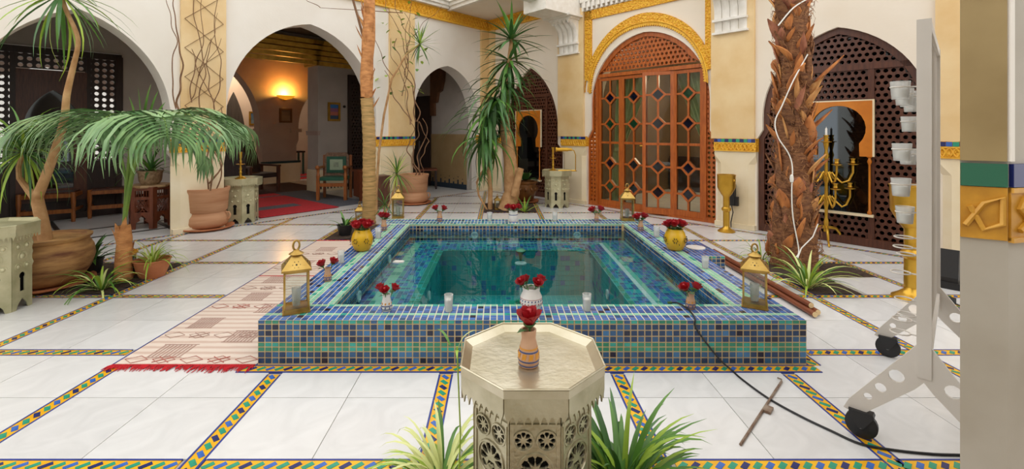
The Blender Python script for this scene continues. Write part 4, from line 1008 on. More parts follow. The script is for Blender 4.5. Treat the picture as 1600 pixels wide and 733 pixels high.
vase('round white painted pot at the centre of the front rim', fl(830, 484, RIM), .145, WHITEPOT, [(.34, .40, DR, 20), (.46, .53, DB, 20), (.56, .58, DR, 0), (.30, .315, DB, 0)], [(.042, 0), (.058, .015), (.070, .05), (.066, .085), (.052, .115), (.055, .14), (.048, .14), (.045, .11), (.06, .06)], 4, .034, 'round white front pot', .062, 'rose_pot')
vase('small painted vase on the left rim near the front left lantern', fl(512, 439, RIM), .10, TANPOT, sm, roses=2, rr=.034, who='left rim vase', spread=.036, scale_r=.85)
vase('small clay vase on the left rim before the far left lantern', fl(600, 360, RIM), .125, TANPOT, sm, roses=2, rr=.042, who='far left rim vase', spread=.022, scale_r=.8)
vase('small clay vase on the back rim right of the far left lantern', fl(687, 346, RIM), .125, TANPOT, sm, roses=2, rr=.042, who='back rim vase near the left lantern', spread=.045, scale_r=.8)
vase('white pot of roses in the middle of the back rim', fl(802, 346, RIM), .135, WHITEPOT, [(.62, .68, DB, 0)], [(.055, 0), (.062, .02), (.062, .08), (.055, .10), (.058, .14), (.05, .14), (.045, .09)], 3, .046, 'white back rim pot', .06, 'rose_pot')
vase('small clay vase on the back rim left of the far right lantern', fl(932, 346, RIM), .105, TANPOT, sm, roses=2, rr=.046, who='back rim vase near the cedar door', spread=.05, scale_r=.8)
vase('small clay vase on the right rim beside the far right lantern', fl(1001, 360, RIM), .115, TANPOT, sm, roses=2, rr=.046, who='right rim vase near the lantern', spread=.04, scale_r=.8)
YP = [(.065, 0), (.085, .015), (.112, .07), (.116, .12), (.10, .17), (.082, .20), (.084, .21), (.074, .21), (.07, .19), (.09, .12)]
def yellow_pot(label, loc, who):
    t = vase(label, loc, .20, YELPOT, [], YP, 5, .045, who, .058, 'yellow_pot', .92)
    m = MB()
    for k in range(5):
        a0 = -PI/2+(k-2)*1.0-.35; M = Matrix.Rotation(a0, 4, 'Z')
        for q in range(6):
            an = q*PI/3; m.ball(M @ Vector((.1085, .020*math.cos(an), .105+.020*math.sin(an))), .009, 6, 4, (.3, 1, 1))
        m.ball(M @ Vector((.104, .035, .07)), .007, 6, 4, (.4, 1, 1))
    obj('painted_flowers', m, BLACKPAINT, t)
yellow_pot('yellow glazed pot with painted flowers on the left pool rim', fl(566, 391, RIM), 'left yellow pot')
yellow_pot('yellow glazed pot with painted flowers on the right pool rim', fl(1055, 390, RIM), 'right yellow pot')

# ------------------------------------------------------------------ plants
def smooth_pts(P, k=5):
    out = []
    for i in range(len(P)-1):
        p0, p1, p2, p3 = P[max(i-1, 0)], P[i], P[i+1], P[min(i+2, len(P)-1)]
        for q in range(k):
            t_ = q/k; out.append(.5*((2*p1)+(p2-p0)*t_+(2*p0-5*p1+4*p2-p3)*t_*t_+(3*p1-p0-3*p2+p3)*t_**3))
    return out+[P[-1]]
def blade(p0, az, el, length, width, droop=.8, seg=7, fold=.25, shape='lance', twist=0):
    m = MB(); p = Vector(p0); v = []
    for i in range(seg+1):
        t_ = i/seg; e = el-droop*t_**1.3
        d = Vector((math.cos(az)*math.cos(e), math.sin(az)*math.cos(e), math.sin(e)))
        s = Vector((-math.sin(az), math.cos(az), 0)); n = s.cross(d)*-1
        if twist: s = (s*math.cos(twist)+n*math.sin(twist))
        w_ = width/2*(min(1, .45+1.8*t_)*(1-t_**2.5)+.03 if shape == 'lance' else (math.sin(PI*min(1, .12+.88*t_))**.8+.03))
        up = -n if n.z < 0 else n
        v += [p-s*w_+up*w_*fold, p.copy(), p+s*w_+up*w_*fold]
        p = p+d*length/seg
    m.add(v, [(j*3+i, j*3+i+1, j*3+4+i, j*3+3+i) for j in range(seg) for i in range(2)])
    return m
def leaf(parent, mb, m, name='leaf'): return obj(name, mb, m, parent, True, fix=False)
rnd = random.uniform
def crown(parent, c, n, length, width, el=(-.6, 1.4), droop=(.6, 1.2), mats=(LEAF,), name='leaf', azr=None, seg=7, shape='lance'):
    for k in range(n):
        az = 2*PI*k*.382+rnd(-.25, .25) if azr is None else rnd(*azr)
        e = el[1]+(el[0]-el[1])*(k+.5)/n+rnd(-.12, .12)
        leaf(parent, blade(c, az, e, length*rnd(.75, 1.1), width*rnd(.85, 1.1), rnd(*droop), seg, shape=shape), random.choice(mats), name)
def spider_plant(label, loc, n, length, width, pot=None, mats=(LEAF_L, LEAF_S, LEAF), el=(.35, 1.45), droop=(1.2, 2.1), name='spider_plant', soilz=.012, scale=1):
    t = thing(name, label, 'plant', loc)
    z = soilz
    if pot:
        r, h, pm = pot
        obj('pot', MB().lathe([(r*.68, 0), (r*.9, h*.5), (r, h*.95), (r*1.06, h*.95), (r*1.06, h), (r*.95, h), (r*.85, h*.8), (.001, h*.8)], 20), pm, t, True)
        z = h*.8
    for k in range(n):
        az = 2*PI*k*.382+rnd(-.3, .3); e = el[1]+(el[0]-el[1])*(k+.5)/n
        q = rnd(0, .05); leaf(t, blade((q*math.cos(az), q*math.sin(az), z), az, e, length*rnd(.7, 1.1), width*rnd(.8, 1.1), rnd(*droop), 8, .35), random.choice(mats))
    return t
# front bed, both sides of the silver table
spider_plant('variegated spider plant in the soil left of the front silver table', Vector((-.22, 1.80, 0)), 90, .36, .019, mats=(LEAF_L, LEAF_S, LEAF_S, LEAF), el=(.4, 1.5), droop=(1.5, 2.4))
spider_plant('lush green spider plant in the soil right of the front silver table', Vector((.46, 1.74, 0)), 140, .44, .028, mats=(LEAF, LEAF, LEAF_L, LEAF_D), el=(.45, 1.5), droop=(1.0, 2.1))
spider_plant('small seedling sprig standing left of the front silver table', Vector((-.155, 1.70, 0)), 3, .1, .012, name='seedling', soilz=.62)
sd = [o for o in bpy.data.objects if o.name.startswith('seedling')][0]
obj('stalk', MB().tube([(0, 0, 0), (.012, .01, .3), (.0, 0, .63)], .003, 5), LEAF_L, sd)
spider_plant('spider plant at the foot of the shaggy palm trunk', fl(1262, 452), 44, .48, .024, mats=(LEAF_L, LEAF, LEAF_S), el=(.35, 1.45), droop=(1.0, 1.8))
spider_plant('smaller spider plant behind the shaggy palm trunk near the front right lantern', fl(1190, 408), 20, .36, .018, mats=(LEAF_L, LEAF), el=(.3, 1.3))
spider_plant('variegated spider plant in the left soil bed below the big clay pot', fl(158, 455), 34, .40, .022, mats=(LEAF_S, LEAF_L, LEAF), el=(.3, 1.4), droop=(1.6, 2.4))
spider_plant('spider plant in a small terracotta pot beside the left palm trunk', fl(238, 432), 36, .36, .018, (.15, .17, TERRA), (LEAF_L, LEAF_S, LEAF_L), (.2, 1.45), (1.2, 2.2), name='potted_spider_plant')
spider_plant('broad-leaved plant in a black nursery pot beside the big clay pot', fl(142, 428), 20, .34, .042, (.10, .15, BLACKP), (LEAF_D, LEAF), (.3, 1.4), (.6, 1.3), name='potted_bromeliad')
spider_plant('young plant in a black nursery pot beside the slender palm trunk', fl(539, 368), 9, .30, .04, (.10, .15, BLACKP), (LEAF_D, LEAF), (.3, 1.3), (.6, 1.3), name='potted_seedling')
spider_plant('small spiky agave-like plant in front of the brown carved pot', fl(820, 332), 12, .34, .035, None, (LEAF_L, LEAF), (.2, 1.4), (.2, .6), name='spiky_plant')
# --- pots
def clay_pot(parent, prof, m, saucer=None, ring=None, handles=None):
    obj('pot', MB().lathe(prof, 28), m, parent, True)
    rim = max(z for _, z in prof); ri = [r for r, z in prof if abs(z-rim) < .001][-1]
    obj('soil', MB().lathe([(ri*.97, rim-.05), (.001, rim-.04)], 20, cap=False), SOIL, parent, True)
    if saucer: obj('saucer', MB().lathe([(saucer*.8, 0), (saucer, .03), (saucer, .045), (saucer*.96, .045), (saucer*.78, .018), (.001, .018)], 28), TERRA, parent, True)
    if handles:
        r, z = handles
        for a in (0.15, PI+.15):
            c, s = math.cos(a), math.sin(a)
            obj('handle', MB().tube([(c*q, s*q, zz) for q, zz in ((r-.01, z+.06), (r+.04, z+.06), (r+.055, z+.02), (r+.04, z-.03), (r-.01, z-.04))], .014, 7), m, parent, True)
# big clay pot with the leaning dracaena
pl_ = Vector((-4.13, 4.24, 0))
D1 = thing('potted_dracaena', 'tall leaning dracaena in a large round clay pot at the left', 'plant', pl_)
clay_pot(D1, [(.19, .02), (.25, .06), (.31, .16), (.335, .26), (.325, .34), (.30, .39), (.285, .41), (.31, .43), (.315, .45), (.275, .45), (.26, .42)], TERRA_D, .34)
rel = lambda px_, py_, d, o: at(px_, py_, d)-o
tr = [rel(*p, pl_) for p in ((72, 380, 4.24), (66, 345, 4.24), (57, 308, 4.22))]
obj('trunk', MB().tube(tr, [.056, .048, .046], 10), BARK, D1, True)
tr = [rel(*p, pl_) for p in ((57, 310, 4.22), (66, 290, 4.2), (83, 245, 4.2), (100, 190, 4.2), (104, 150, 4.18), (113, 110, 4.18), (122, 70, 4.16), (118, 48, 4.15), (104, 18, 4.15), (95, -8, 4.15))]
obj('branch', MB().tube(smooth_pts(tr, 3), [.044-.026*min(1, i/18) for i in range(28)], 9), BARK, D1, True)
crown(D1, tr[-1], 56, .74, .028, (-1.2, 1.2), (.4, 1.1), (LEAF, LEAF_L, LEAF_D))
tr = [rel(*p, pl_) for p in ((57, 310, 4.22), (45, 298, 4.25), (30, 278, 4.28), (29, 262, 4.3), (36, 238, 4.3))]
obj('branch', MB().tube(tr, [.04, .028, .022, .02, .018], 8), BARK, D1, True)
crown(D1, tr[-1], 70, .62, .024, (-.9, 1.3), (.9, 1.7), (LEAF, LEAF_L, LEAF_D))
# drooping kentia-like palm
pk = fl(193, 438)
K = thing('kentia_palm', 'palm with long drooping fronds rising from a short cut trunk', 'palm', pk)
m = MB(); m.tube([(0, 0, 0), (0, 0, .2), (.012, 0, .40), (.0, 0, .52)], [.075, .068, .06, .055], 12); obj('trunk', m, BARK_O, K, True)
for k in range(7):
    a = 2*PI*k/7; obj('leaf_base', blade((.05*math.cos(a), .05*math.sin(a), .12+.05*k), a+.4, 1.4, .20, .06, .2, 4, .5), BARK_O, K, True, fix=False)
def frond(parent, pts, n, ll, droopk, m=LEAF_P, w_=.042, start=.33):
    pts = [Vector(p) for p in pts]
    # Catmull-Rom sampling
    S = []
    for i in range(len(pts)-1):
        p0, p1, p2, p3 = pts[max(i-1, 0)], pts[i], pts[i+1], pts[min(i+2, len(pts)-1)]
        for q in range(8):
            t_ = q/8; S.append(.5*((2*p1)+(p2-p0)*t_+(2*p0-5*p1+4*p2-p3)*t_*t_+(3*p1-p0-3*p2+p3)*t_**3))
    S.append(pts[-1]); N = len(S)
    fr = obj('frond', MB().tube(S, [.014*(1-.85*i/(N-1)) for i in range(N)], 6), STEM_G, parent, True)
    for k in range(n):
        u = start+(1-start)*(k+.5)/n; idx = min(N-2, int(u*(N-1))); p = S[idx]; d = (S[idx+1]-S[idx]).normalized()
        side = d.cross(Vector((0, 0, 1))).normalized(); env = (math.sin(PI*(.22+.72*(u-start)/(1-start))))**.7
        for s in (-1, 1):
            dirv = (side*s*.75+d*.62+Vector((0, 0, .12))).normalized()
            az = math.atan2(dirv.y, dirv.x); el = math.asin(max(-1, min(1, dirv.z)))
            leaf(fr, blade(p, az, el, ll*env*rnd(.9, 1.1), w_, droopk*rnd(.85, 1.15), 6, .3), m, 'leaflet')
c0 = (0, 0, .5)
def K_(px_, py_, d): return at(px_, py_, d)-pk
frond(K, [c0, K_(203, 270, 4.5), K_(190, 205, 4.45), K_(110, 185, 4.3), K_(15, 215, 4.1)], 28, .92, 1.9)
frond(K, [c0, K_(208, 270, 4.5), K_(225, 195, 4.4), K_(290, 178, 4.3), K_(355, 215, 4.15)], 28, .92, 2.0)
frond(K, [c0, K_(200, 260, 4.45), K_(205, 195, 4.2), K_(180, 178, 3.9), K_(140, 200, 3.6)], 24, .85, 2.0)
frond(K, [c0, K_(206, 260, 4.5), K_(240, 195, 4.6), K_(310, 175, 4.8), K_(380, 200, 4.9)], 26, .9, 1.8)
frond(K, [c0, K_(206, 270, 4.4), K_(235, 200, 4.1), K_(255, 185, 3.8), K_(262, 215, 3.55)], 23, .85, 2.1)
frond(K, [c0, K_(195, 270, 4.6), K_(170, 210, 4.8), K_(120, 195, 5.0), K_(60, 240, 5.1)], 22, .75, 1.8)
frond(K, [c0, K_(208, 270, 4.6), K_(235, 225, 4.8), K_(280, 215, 5.0), K_(320, 250, 5.1)], 22, .75, 1.8)
for dx, top_ in ((-22, 150), (-8, 135), (6, 130), (18, 140), (30, 158)):
    p = K_(222+dx*.4, 205, 4.45); q = K_(226+dx, top_, 4.45)-p
    leaf(K, blade(p, math.atan2(.001, q.x), math.atan2(q.z, abs(q.x)+1e-4), q.length, .075, .15, 6, .3, 'ell', .9), LEAF, 'young_leaf')
obj('young_stem', MB().tube([c0, K_(208, 270, 4.5), K_(222, 200, 4.45)], [.016, .013, .01], 6), STEM_G, K, True)
# yucca
py_ = fl(792, 328)
Yc = thing('yucca', 'tall yucca with hanging leaves in the soil bed behind the pool', 'plant', py_)
def Y_(px_, p2, d=8.3): return at(px_, p2, d)-py_
t1 = [Y_(790, 328), Y_(800, 300), Y_(797, 250), Y_(789, 200), Y_(788, 150), Y_(795, 105, 8.2), Y_(799, 62, 8.2)]
obj('trunk', MB().tube(t1, [.17, .14, .115, .10, .08, .05, .03], 11), BARK, Yc, True)
obj('cut_branch', MB().tube([Y_(803, 305, 8.15), Y_(812, 270, 8.05), Y_(814, 263, 8.05)], [.07, .06, .055], 9), BARK, Yc, True)
obj('stem', MB().tube([Y_(766, 328), Y_(766, 290), Y_(762, 250), Y_(764, 180)], [.045, .04, .035, .025], 8), BARK, Yc, True)
obj('stem', MB().tube([Y_(762, 330, 8.25), Y_(748, 305), Y_(745, 285), Y_(752, 270), Y_(760, 262)], .018, 6), BARK, Yc, True)
crown(Yc, t1[-1], 34, .72, .075, (-.5, 1.5), (.2, .7), (LEAF, LEAF_D, LEAF_D), seg=6)
crown(Yc, Y_(795, 95, 8.2), 40, .80, .07, (-1.3, .6), (.4, 1.0), (LEAF_D, LEAF), seg=6)
for (cx, cy, n, l) in ((788, 130, 34, .85), (772, 155, 44, .95), (764, 180, 46, 1.05), (757, 215, 38, .95)):
    crown(Yc, Y_(cx, cy, 8.15), n, l, .065, (-1.35, .6), (.9, 1.7), (LEAF_D, LEAF, LEAF_D), seg=6)
crown(Yc, Y_(752, 275, 8.2), 9, .3, .03, (-1.2, .2), (.6, 1.2), (LEAF_D, LEAF), seg=5)
# slender palm with fibrous top
ps = fl(578, 352)
SP = thing('slender_palm', 'slender palm trunk, ringed below and fibrous orange above, left of the pool', 'palm', ps)
def S_(px_, p2, d=6.9): return at(px_, p2, d)-ps
m = MB(); pts = []; rad = []
zz = [(575, 357), (577, 330), (577, 300), (577, 260), (577, 220), (575, 180), (573, 150)]
for i in range(len(zz)-1):
    for q in range(8):
        t_ = q/8; pts.append(S_(zz[i][0]*(1-t_)+zz[i+1][0]*t_, zz[i][1]*(1-t_)+zz[i+1][1]*t_)); rad.append((.098-.008*i/6)*(1.10 if i == 0 and q < 4 else 1)*(1+.07*(q % 2)))
m.tube(pts, rad, 12); obj('ringed_trunk', m, BARK_R, SP, True)
pts = [S_(573, 152), S_(573, 120), S_(574, 90), S_(576, 60), S_(577, 30), S_(577, -5), S_(578, -60)]
obj('fibrous_trunk', MB().tube(pts, [.088, .10, .09, .10, .09, .083, .08], 12), BARK_O, SP, True)
for k in range(26):
    z_ = -30+k*6.2; a = k*2.4; p = S_(575, 140-z_); p += Vector((.075*math.cos(a), .075*math.sin(a), 0))
    obj('bark_flap', blade(p, a+rnd(-.3, .3), rnd(1.0, 1.45), rnd(.12, .28), rnd(.05, .09), -.3, 4, .6), BARK_O, SP, True, fix=False)
obj('bare_stem', MB().tube([S_(568, 60), S_(560, 30), S_(553, 5), S_(545, -25)], .018, 6), VINE, SP, True)
# slim dracaena with spiky crown near the second pillar
pd = fl(588, 335)
SD = thing('slim_dracaena', 'thin-stemmed spiky dracaena leaning against the second left pillar', 'plant', pd)
def D_(px_, p2, d=7.8): return at(px_, p2, d)-pd
st = [D_(588, 335), D_(588, 300), D_(592, 240), D_(600, 180), D_(612, 124), D_(635, 85), D_(656, 69)]
obj('stem', MB().tube(st, [.026, .024, .022, .02, .018, .016, .014], 7), BARK, SD, True)
crown(SD, st[-1], 44, .44, .022, (-1.3, 1.4), (.1, .5), (LEAF, LEAF_L, LEAF_D), seg=5)
st = [D_(600, 338, 7.7), D_(612, 310, 7.7), D_(620, 272, 7.7)]
obj('stem', MB().tube(st, .016, 6), BARK, SD, True); crown(SD, st[-1], 46, .48, .022, (-1.0, 1.5), (.4, 1.0), (LEAF, LEAF_L, LEAF_D), seg=5)
st = [D_(600, 340, 7.4), D_(601, 320, 7.3)]
obj('stem', MB().tube(st, .014, 6), BARK, SD, True); crown(SD, st[-1], 26, .34, .018, (-.9, 1.4), (.6, 1.2), (LEAF_D, LEAF), seg=5)
# thick shaggy palm
pb = fl(1240, 416)
BP = thing('shaggy_palm', 'thick shaggy palm trunk with peeling orange boots on the right', 'palm', pb)
def B_(px_, p2, d=4.844): return at(px_, p2, d)-pb
ctr = [(1241, 420), (1240, 380), (1239, 330), (1241, 280), (1242, 230), (1240, 180), (1239, 130), (1238, 80), (1237, 40), (1240, 0), (1246, -60)]
rr = [.24, .22, .20, .185, .172, .163, .15, .142, .142, .15, .155]
m = MB(); N = 44; seg = 22; v = []
for j in range(N+1):
    u = j/N*(len(ctr)-1); i = min(int(u), len(ctr)-2); t_ = u-i
    c = B_(ctr[i][0]*(1-t_)+ctr[i+1][0]*t_, ctr[i][1]*(1-t_)+ctr[i+1][1]*t_); r = (rr[i]*(1-t_)+rr[i+1]*t_)*.94
    for k in range(seg):
        a = 2*PI*k/seg; q = r*(1+.12*noise.noise((math.cos(a)*2.4, math.sin(a)*2.4, c.z*5))+.05*noise.noise((a*5, c.z*16, 1))); v.append(c+Vector((q*math.cos(a), q*math.sin(a), 0)))
m.add(v, [(j*seg+k, j*seg+(k+1) % seg, (j+1)*seg+(k+1) % seg, (j+1)*seg+k) for j in range(N) for k in range(seg)])
obj('trunk', m, FIBRE, BP, True)
def trunk_c(z):
    for (a, b, ra, rb) in zip(ctr, ctr[1:], rr, rr[1:]):
        pa, pb2 = B_(*a), B_(*b)
        if pa.z <= z <= pb2.z: t_ = (z-pa.z)/(pb2.z-pa.z); return pa.lerp(pb2, t_), ra+(rb-ra)*t_
    return B_(*ctr[-1]), .2
for k in range(190):
    z = .06+3.0*(k+.5)/190; a = k*2.39996+rnd(-.25, .25); c, r = trunk_c(z); p = c+Vector((math.cos(a), math.sin(a), 0))*(r*.9)
    hi = z > .9
    if random.random() < .15: continue
    b_ = blade(p, a+rnd(-1.1, 1.1), rnd(.9, 1.5) if hi else rnd(1.25, 1.55), rnd(.10, .34) if hi else rnd(.10, .26), rnd(.05, .18), rnd(-.35, .5), 4, rnd(.2, .6))
    o = obj('leaf_boot', b_, random.choice((BOOT, BOOT, BOOT2, BOOT3, FIBRE)), BP, True, fix=False)
    sm_ = o.modifiers.new('thick', 'SOLIDIFY'); sm_.thickness = .012
m = MB()
for k in range(700):
    z = rnd(.05, 3.0); a = rnd(0, 2*PI); c, r = trunk_c(z); p = c+Vector((math.cos(a), math.sin(a), 0))*r*.93
    m.tube([p, p+Vector((math.cos(a+rnd(-.8, .8))*.04, math.sin(a)*.04, rnd(-.04, .06))), p+Vector((math.cos(a+rnd(-1, 1))*.055, math.sin(a+rnd(-1, 1))*.055, rnd(-.10, .12)))], [.005, .0035, .001], 3)
stuff(obj('loose_fibres', m, mat('loose_fibre', '#b07f52', '#7d5232', .9, scale=9), BP))
for (px_, p2, a, l) in ((1275, 130, -.2, .38), (1268, 205, -.1, .30), (1272, 270, -.3, .2)):
    p = B_(px_, p2, 4.75); o = obj('leaf_boot', blade(p, a, .75, l, .07, -.2, 5, .6), BOOT, BP, True, fix=False); o.modifiers.new('thick', 'SOLIDIFY').thickness = .012
# switch cable on the shaggy palm
ft = lambda px_, p2, d: at(px_, p2, d)
t = thing('lamp_cable', 'white cable with inline switch winding down the shaggy palm trunk', 'cable', ft(1252, 405, 4.6))
o0 = Vector(t.location)
pts = [(1256, 8, 4.68), (1232, 28, 4.66), (1214, 45, 4.70), (1222, 65, 4.68), (1262, 60, 4.68)]
pts = [(1268, -5, 4.7), (1240, 12, 4.66), (1216, 40, 4.68)]
obj('lead', MB().tube(smooth_pts([ft(*p)-o0 for p in pts]), .007, 5), WAX, t, True)
pts = [(1262, 85, 4.66), (1240, 125, 4.62), (1222, 165, 4.64), (1211, 190, 4.66), (1216, 215, 4.62), (1232, 240, 4.6), (1238, 262, 4.58), (1237, 300, 4.56), (1239, 340, 4.56), (1248, 390, 4.55), (1244, 402, 4.5)]
obj('lead', MB().tube(smooth_pts([ft(*p)-o0 for p in pts]), .006, 5), WAX, t, True)
obj('lead', MB().tube([ft(*p)-o0 for p in ((1278, 350, 4.62), (1270, 370, 4.58), (1252, 388, 4.55), (1246, 404, 4.5))], .006, 5), WAX, t, True)
obj('switch', MB().lathe([(.001, 0), (.014, .01), (.018, .04), (.014, .075), (.001, .085)], 8, Matrix.Translation(ft(1237, 286, 4.545)-o0)), WAX, t, True)
# potted climbers
def climber(label, loc, prof, m, saucer, handles, stems):
    t = thing('potted_climber', label, 'plant', loc); clay_pot(t, prof, m, saucer, None, handles)
    for pts, r in stems:
        P = smooth_pts([at(*p)-loc for p in pts], 4); n = len(P); obj('vine_stem', MB().tube(P, [r*(1-.6*i/(n-1)) for i in range(n)], 5), VINE, t, True)
    return t
pc = fl(322, 357)
VP = [(.19, .02), (.25, .05), (.27, .10), (.265, .17), (.24, .22), (.235, .24), (.255, .26), (.27, .50), (.285, .54), (.285, .57), (.255, .57), (.245, .53)]
def wig(x0, y0, x1, y1, d, n=9, amp=8):
    ph = rnd(0, 6); return [(x0+(x1-x0)*i/n+amp*(.6*math.sin(i*.9+ph)+rnd(-.4, .4))*(1 if 0 < i < n else .2), y0+(y1-y0)*i/n, d+rnd(-.03, .03)) for i in range(n+1)]
stems = [(wig(330, 300, 345, 225, 6.6, 7, 9), .014), (wig(326, 300, 330, 60, 6.52, 12, 8), .012), (wig(330, 298, 305, -20, 6.45, 14, 12), .011), (wig(336, 298, 340, -20, 6.6, 14, 10), .010),
         (wig(300, 160, 322, -20, 6.4, 8, 7), .008), (wig(285, 180, 275, -15, 6.2, 10, 9), .014), (wig(290, 165, 345, 60, 6.45, 7, 6), .007), (wig(330, 150, 285, 40, 6.45, 7, 6), .007),
         (wig(330, 290, 352, 225, 6.6, 6, 6), .010), (wig(352, 225, 340, 140, 6.7, 6, 4), .007), (wig(275, 170, 262, -20, 6.1, 9, 10), .009), (wig(310, 120, 340, 20, 6.5, 6, 7), .006)]
climber('bare climbing vine in a tall clay pot against the first left pillar', pc, [(r*1.07, z*1.04) for r, z in VP], TERRA_B, .36, (.27, .17), stems)
p2_ = fl(647, 318)
stems = [(wig(648, 280, 652, 190, 8.9, 8, 9), .018), (wig(655, 280, 660, 185, 8.9, 8, 11), .016), (wig(645, 280, 640, 190, 8.85, 8, 8), .015), (wig(650, 190, 632, 20, 8.85, 12, 8), .013), (wig(652, 190, 620, -15, 8.8, 14, 10), .012),
         (wig(640, 195, 600, 110, 8.6, 8, 6), .012), (wig(645, 190, 610, 60, 8.8, 9, 8), .010), (wig(628, 150, 645, -10, 8.9, 9, 6), .009), (wig(615, 120, 560, 15, 8.4, 9, 5), .008), (wig(640, 100, 600, -10, 8.7, 9, 9), .009),
         (wig(655, 190, 670, 220, 8.95, 4, 4), .012), (wig(670, 220, 655, 278, 8.95, 6, 8), .012), (wig(630, 20, 500, 12, 7.72, 10, 5), .009), (wig(640, 60, 690, 10, 9.3, 8, 5), .007), (wig(500, 12, 475, -5, 7.55, 5, 5), .007), (wig(620, 60, 640, 180, 8.85, 9, 8), .008)]
c2 = climber('tangled climbing vine in a clay pot against the second left pillar', p2_, VP, TERRA_B, .33, (.25, .14), stems)
for k in range(46):
    p = at(rnd(585, 665), rnd(5, 150), 8.7)-p2_; leaf(c2, blade(p, rnd(0, 6.3), rnd(-.8, .8), rnd(.07, .12), .06, .4, 3, .2, 'ell'), random.choice((LEAF_L, LEAF)))
t = thing('carved_pot', 'brown glazed carved pot with leafy plant beside the yucca', 'plant', fl(821, 316))
BRP = mat('brown_glaze', '#8a5a2c', '#5f3a1a', .35, scale=7, bump=.2, bscale=30)
clay_pot(t, [(.13, .05), (.16, .08), (.21, .2), (.225, .30), (.215, .36), (.235, .39), (.235, .42), (.2, .42), (.19, .38)], BRP, .26)
m = MB()
for k in range(12): m.ball((.222*math.cos(k*PI/6), .222*math.sin(k*PI/6), .27), .03, 6, 4, (1, 1, 1.4))
obj('relief', m, BRP, t, True)
crown(t, Vector((0, 0, .42)), 9, .3, .13, (.1, 1.2), (.5, 1.0), (LEAF_D,), shape='ell')
# ------------------------------------------------------------------ furniture
# hexagonal pierced wooden stand with a plant pot on it
sp_ = fl(235, 353)
t = thing('wooden_stand', 'carved hexagonal wooden plant stand with pierced lattice panels', 'stand', sp_, R(14))
h, ap = .60, .235; side = 2*ap*math.tan(PI/6)
RW = mat('red_brown_wood', '#7a3f24', '#5c2c18', .4, scale=7, stretch=(5, 5, .8))
for k in range(6):
    M = Matrix.Rotation(PI/3*k, 4, 'Z') @ Matrix.Translation((0, -ap, 0)); s = side/2
    out = [(-s, 0), (-s+.05, 0), (-s+.055, .09), (-.03, .12), (-.045, .15), (0, .20), (.045, .15), (.03, .12), (s-.055, .09), (s-.05, 0), (s, 0), (s, h), (-s, h)]
    h1 = [(-s+.045, .24), (s-.045, .24), (s-.045, .42), (-s+.045, .42)]; h2 = [(-s+.045, .46), (s-.045, .46), (s-.045, .55), (-s+.045, .55)]
    pn = obj('side_panel', MB().ext([out, h1[::-1], h2[::-1]], -.008, .008, M), RW, t)
    m = MB()
    for q in range(-3, 5):
        for sg in (-1, 1):
            pts = []
            for e in (0, 1):
                z = .24+.18*e; x = q*.05+sg*(e-.5)*.16
                pts.append((max(-s+.045, min(s-.045, x)), z))
            if abs(pts[0][0]-pts[1][0]) > .02: m.tube([(pts[0][0], 0, pts[0][1]), (pts[1][0], 0, pts[1][1])], .006, 4, M)
    for q in range(6): x = -s+.055+q*(side-.11)/5; m.tube([(x, 0, .46), (x, 0, .55)], .006, 4, M)
    obj('lattice', m, RW, pn)
r_ = ap/math.cos(PI/6)+.012
obj('top', MB().lathe([(r_, h-.015), (r_+.01, h), (r_, h+.02), (.001, h+.02)], 6, flat=.5), mat('bone_inlay_top', '#b9986b', '#94714a', .4, scale=25), t)
t = thing('potted_fern', 'leafy plant in a patterned pot on the carved wooden stand', 'plant', sp_+Vector((0, 0, .622)))
obj('pot', MB().lathe([(.11, 0), (.14, .05), (.15, .16), (.17, .2), (.14, .2), (.13, .17), (.001, .17)], 18), mat('patterned_pot', '#b59a78', '#7d6348', .5, scale=28), t, True)
crown(t, Vector((0, 0, .17)), 26, .5, .045, (0, 1.45), (.7, 1.5), (LEAF_D, LEAF))
def wood_chair(label, px_, py2, rotz, w_=.55, hh=.95, arms=True):
    t = thing('wooden_chair', label, 'chair', fl(px_, py2), rotz, 'wooden chairs behind the left arch'); d = .5; a = w_/2
    for sx in (-1, 1):
        obj('leg', MB().lathe([(.025, 0), (.03, .1), (.022, .2), (.032, .3), (.03, .46)], 8, Matrix.Translation((sx*a, -d/2, 0))), MIDWOOD, t, True)
        obj('leg', MB().box(sx*a-.025, sx*a+.025, d/2-.025, d/2+.025, 0, hh), MIDWOOD, t)
        obj('side_rail', MB().box(sx*a-.018, sx*a+.018, -d/2, d/2, .16, .20).box(sx*a-.02, sx*a+.02, -d/2, d/2, .38, .44), MIDWOOD, t)
    obj('front_rail', MB().box(-a, a, -d/2-.018, -d/2+.018, .14, .20).box(-a, a, -d/2-.02, -d/2+.02, .38, .44), MIDWOOD, t)
    obj('seat', MB().box(-a+.01, a-.01, -d/2, d/2, .43, .465), DARKWOOD, t)
    for z in (.58, .74, .88): obj('back_slat', MB().box(-a, a, d/2-.015, d/2+.015, z, z+.06), MIDWOOD, t)
wood_chair('wooden ladder-back chair behind the leaning dracaena trunk', 82, 345, AL+R(-20), .62, .98)
wood_chair('wooden chair partly hidden by the left metal table', -6, 338, AL+R(-20), .55)
wood_chair('wooden chair behind the drooping palm, left of the carved stand', 178, 335, AL+R(-15), .55, .85)
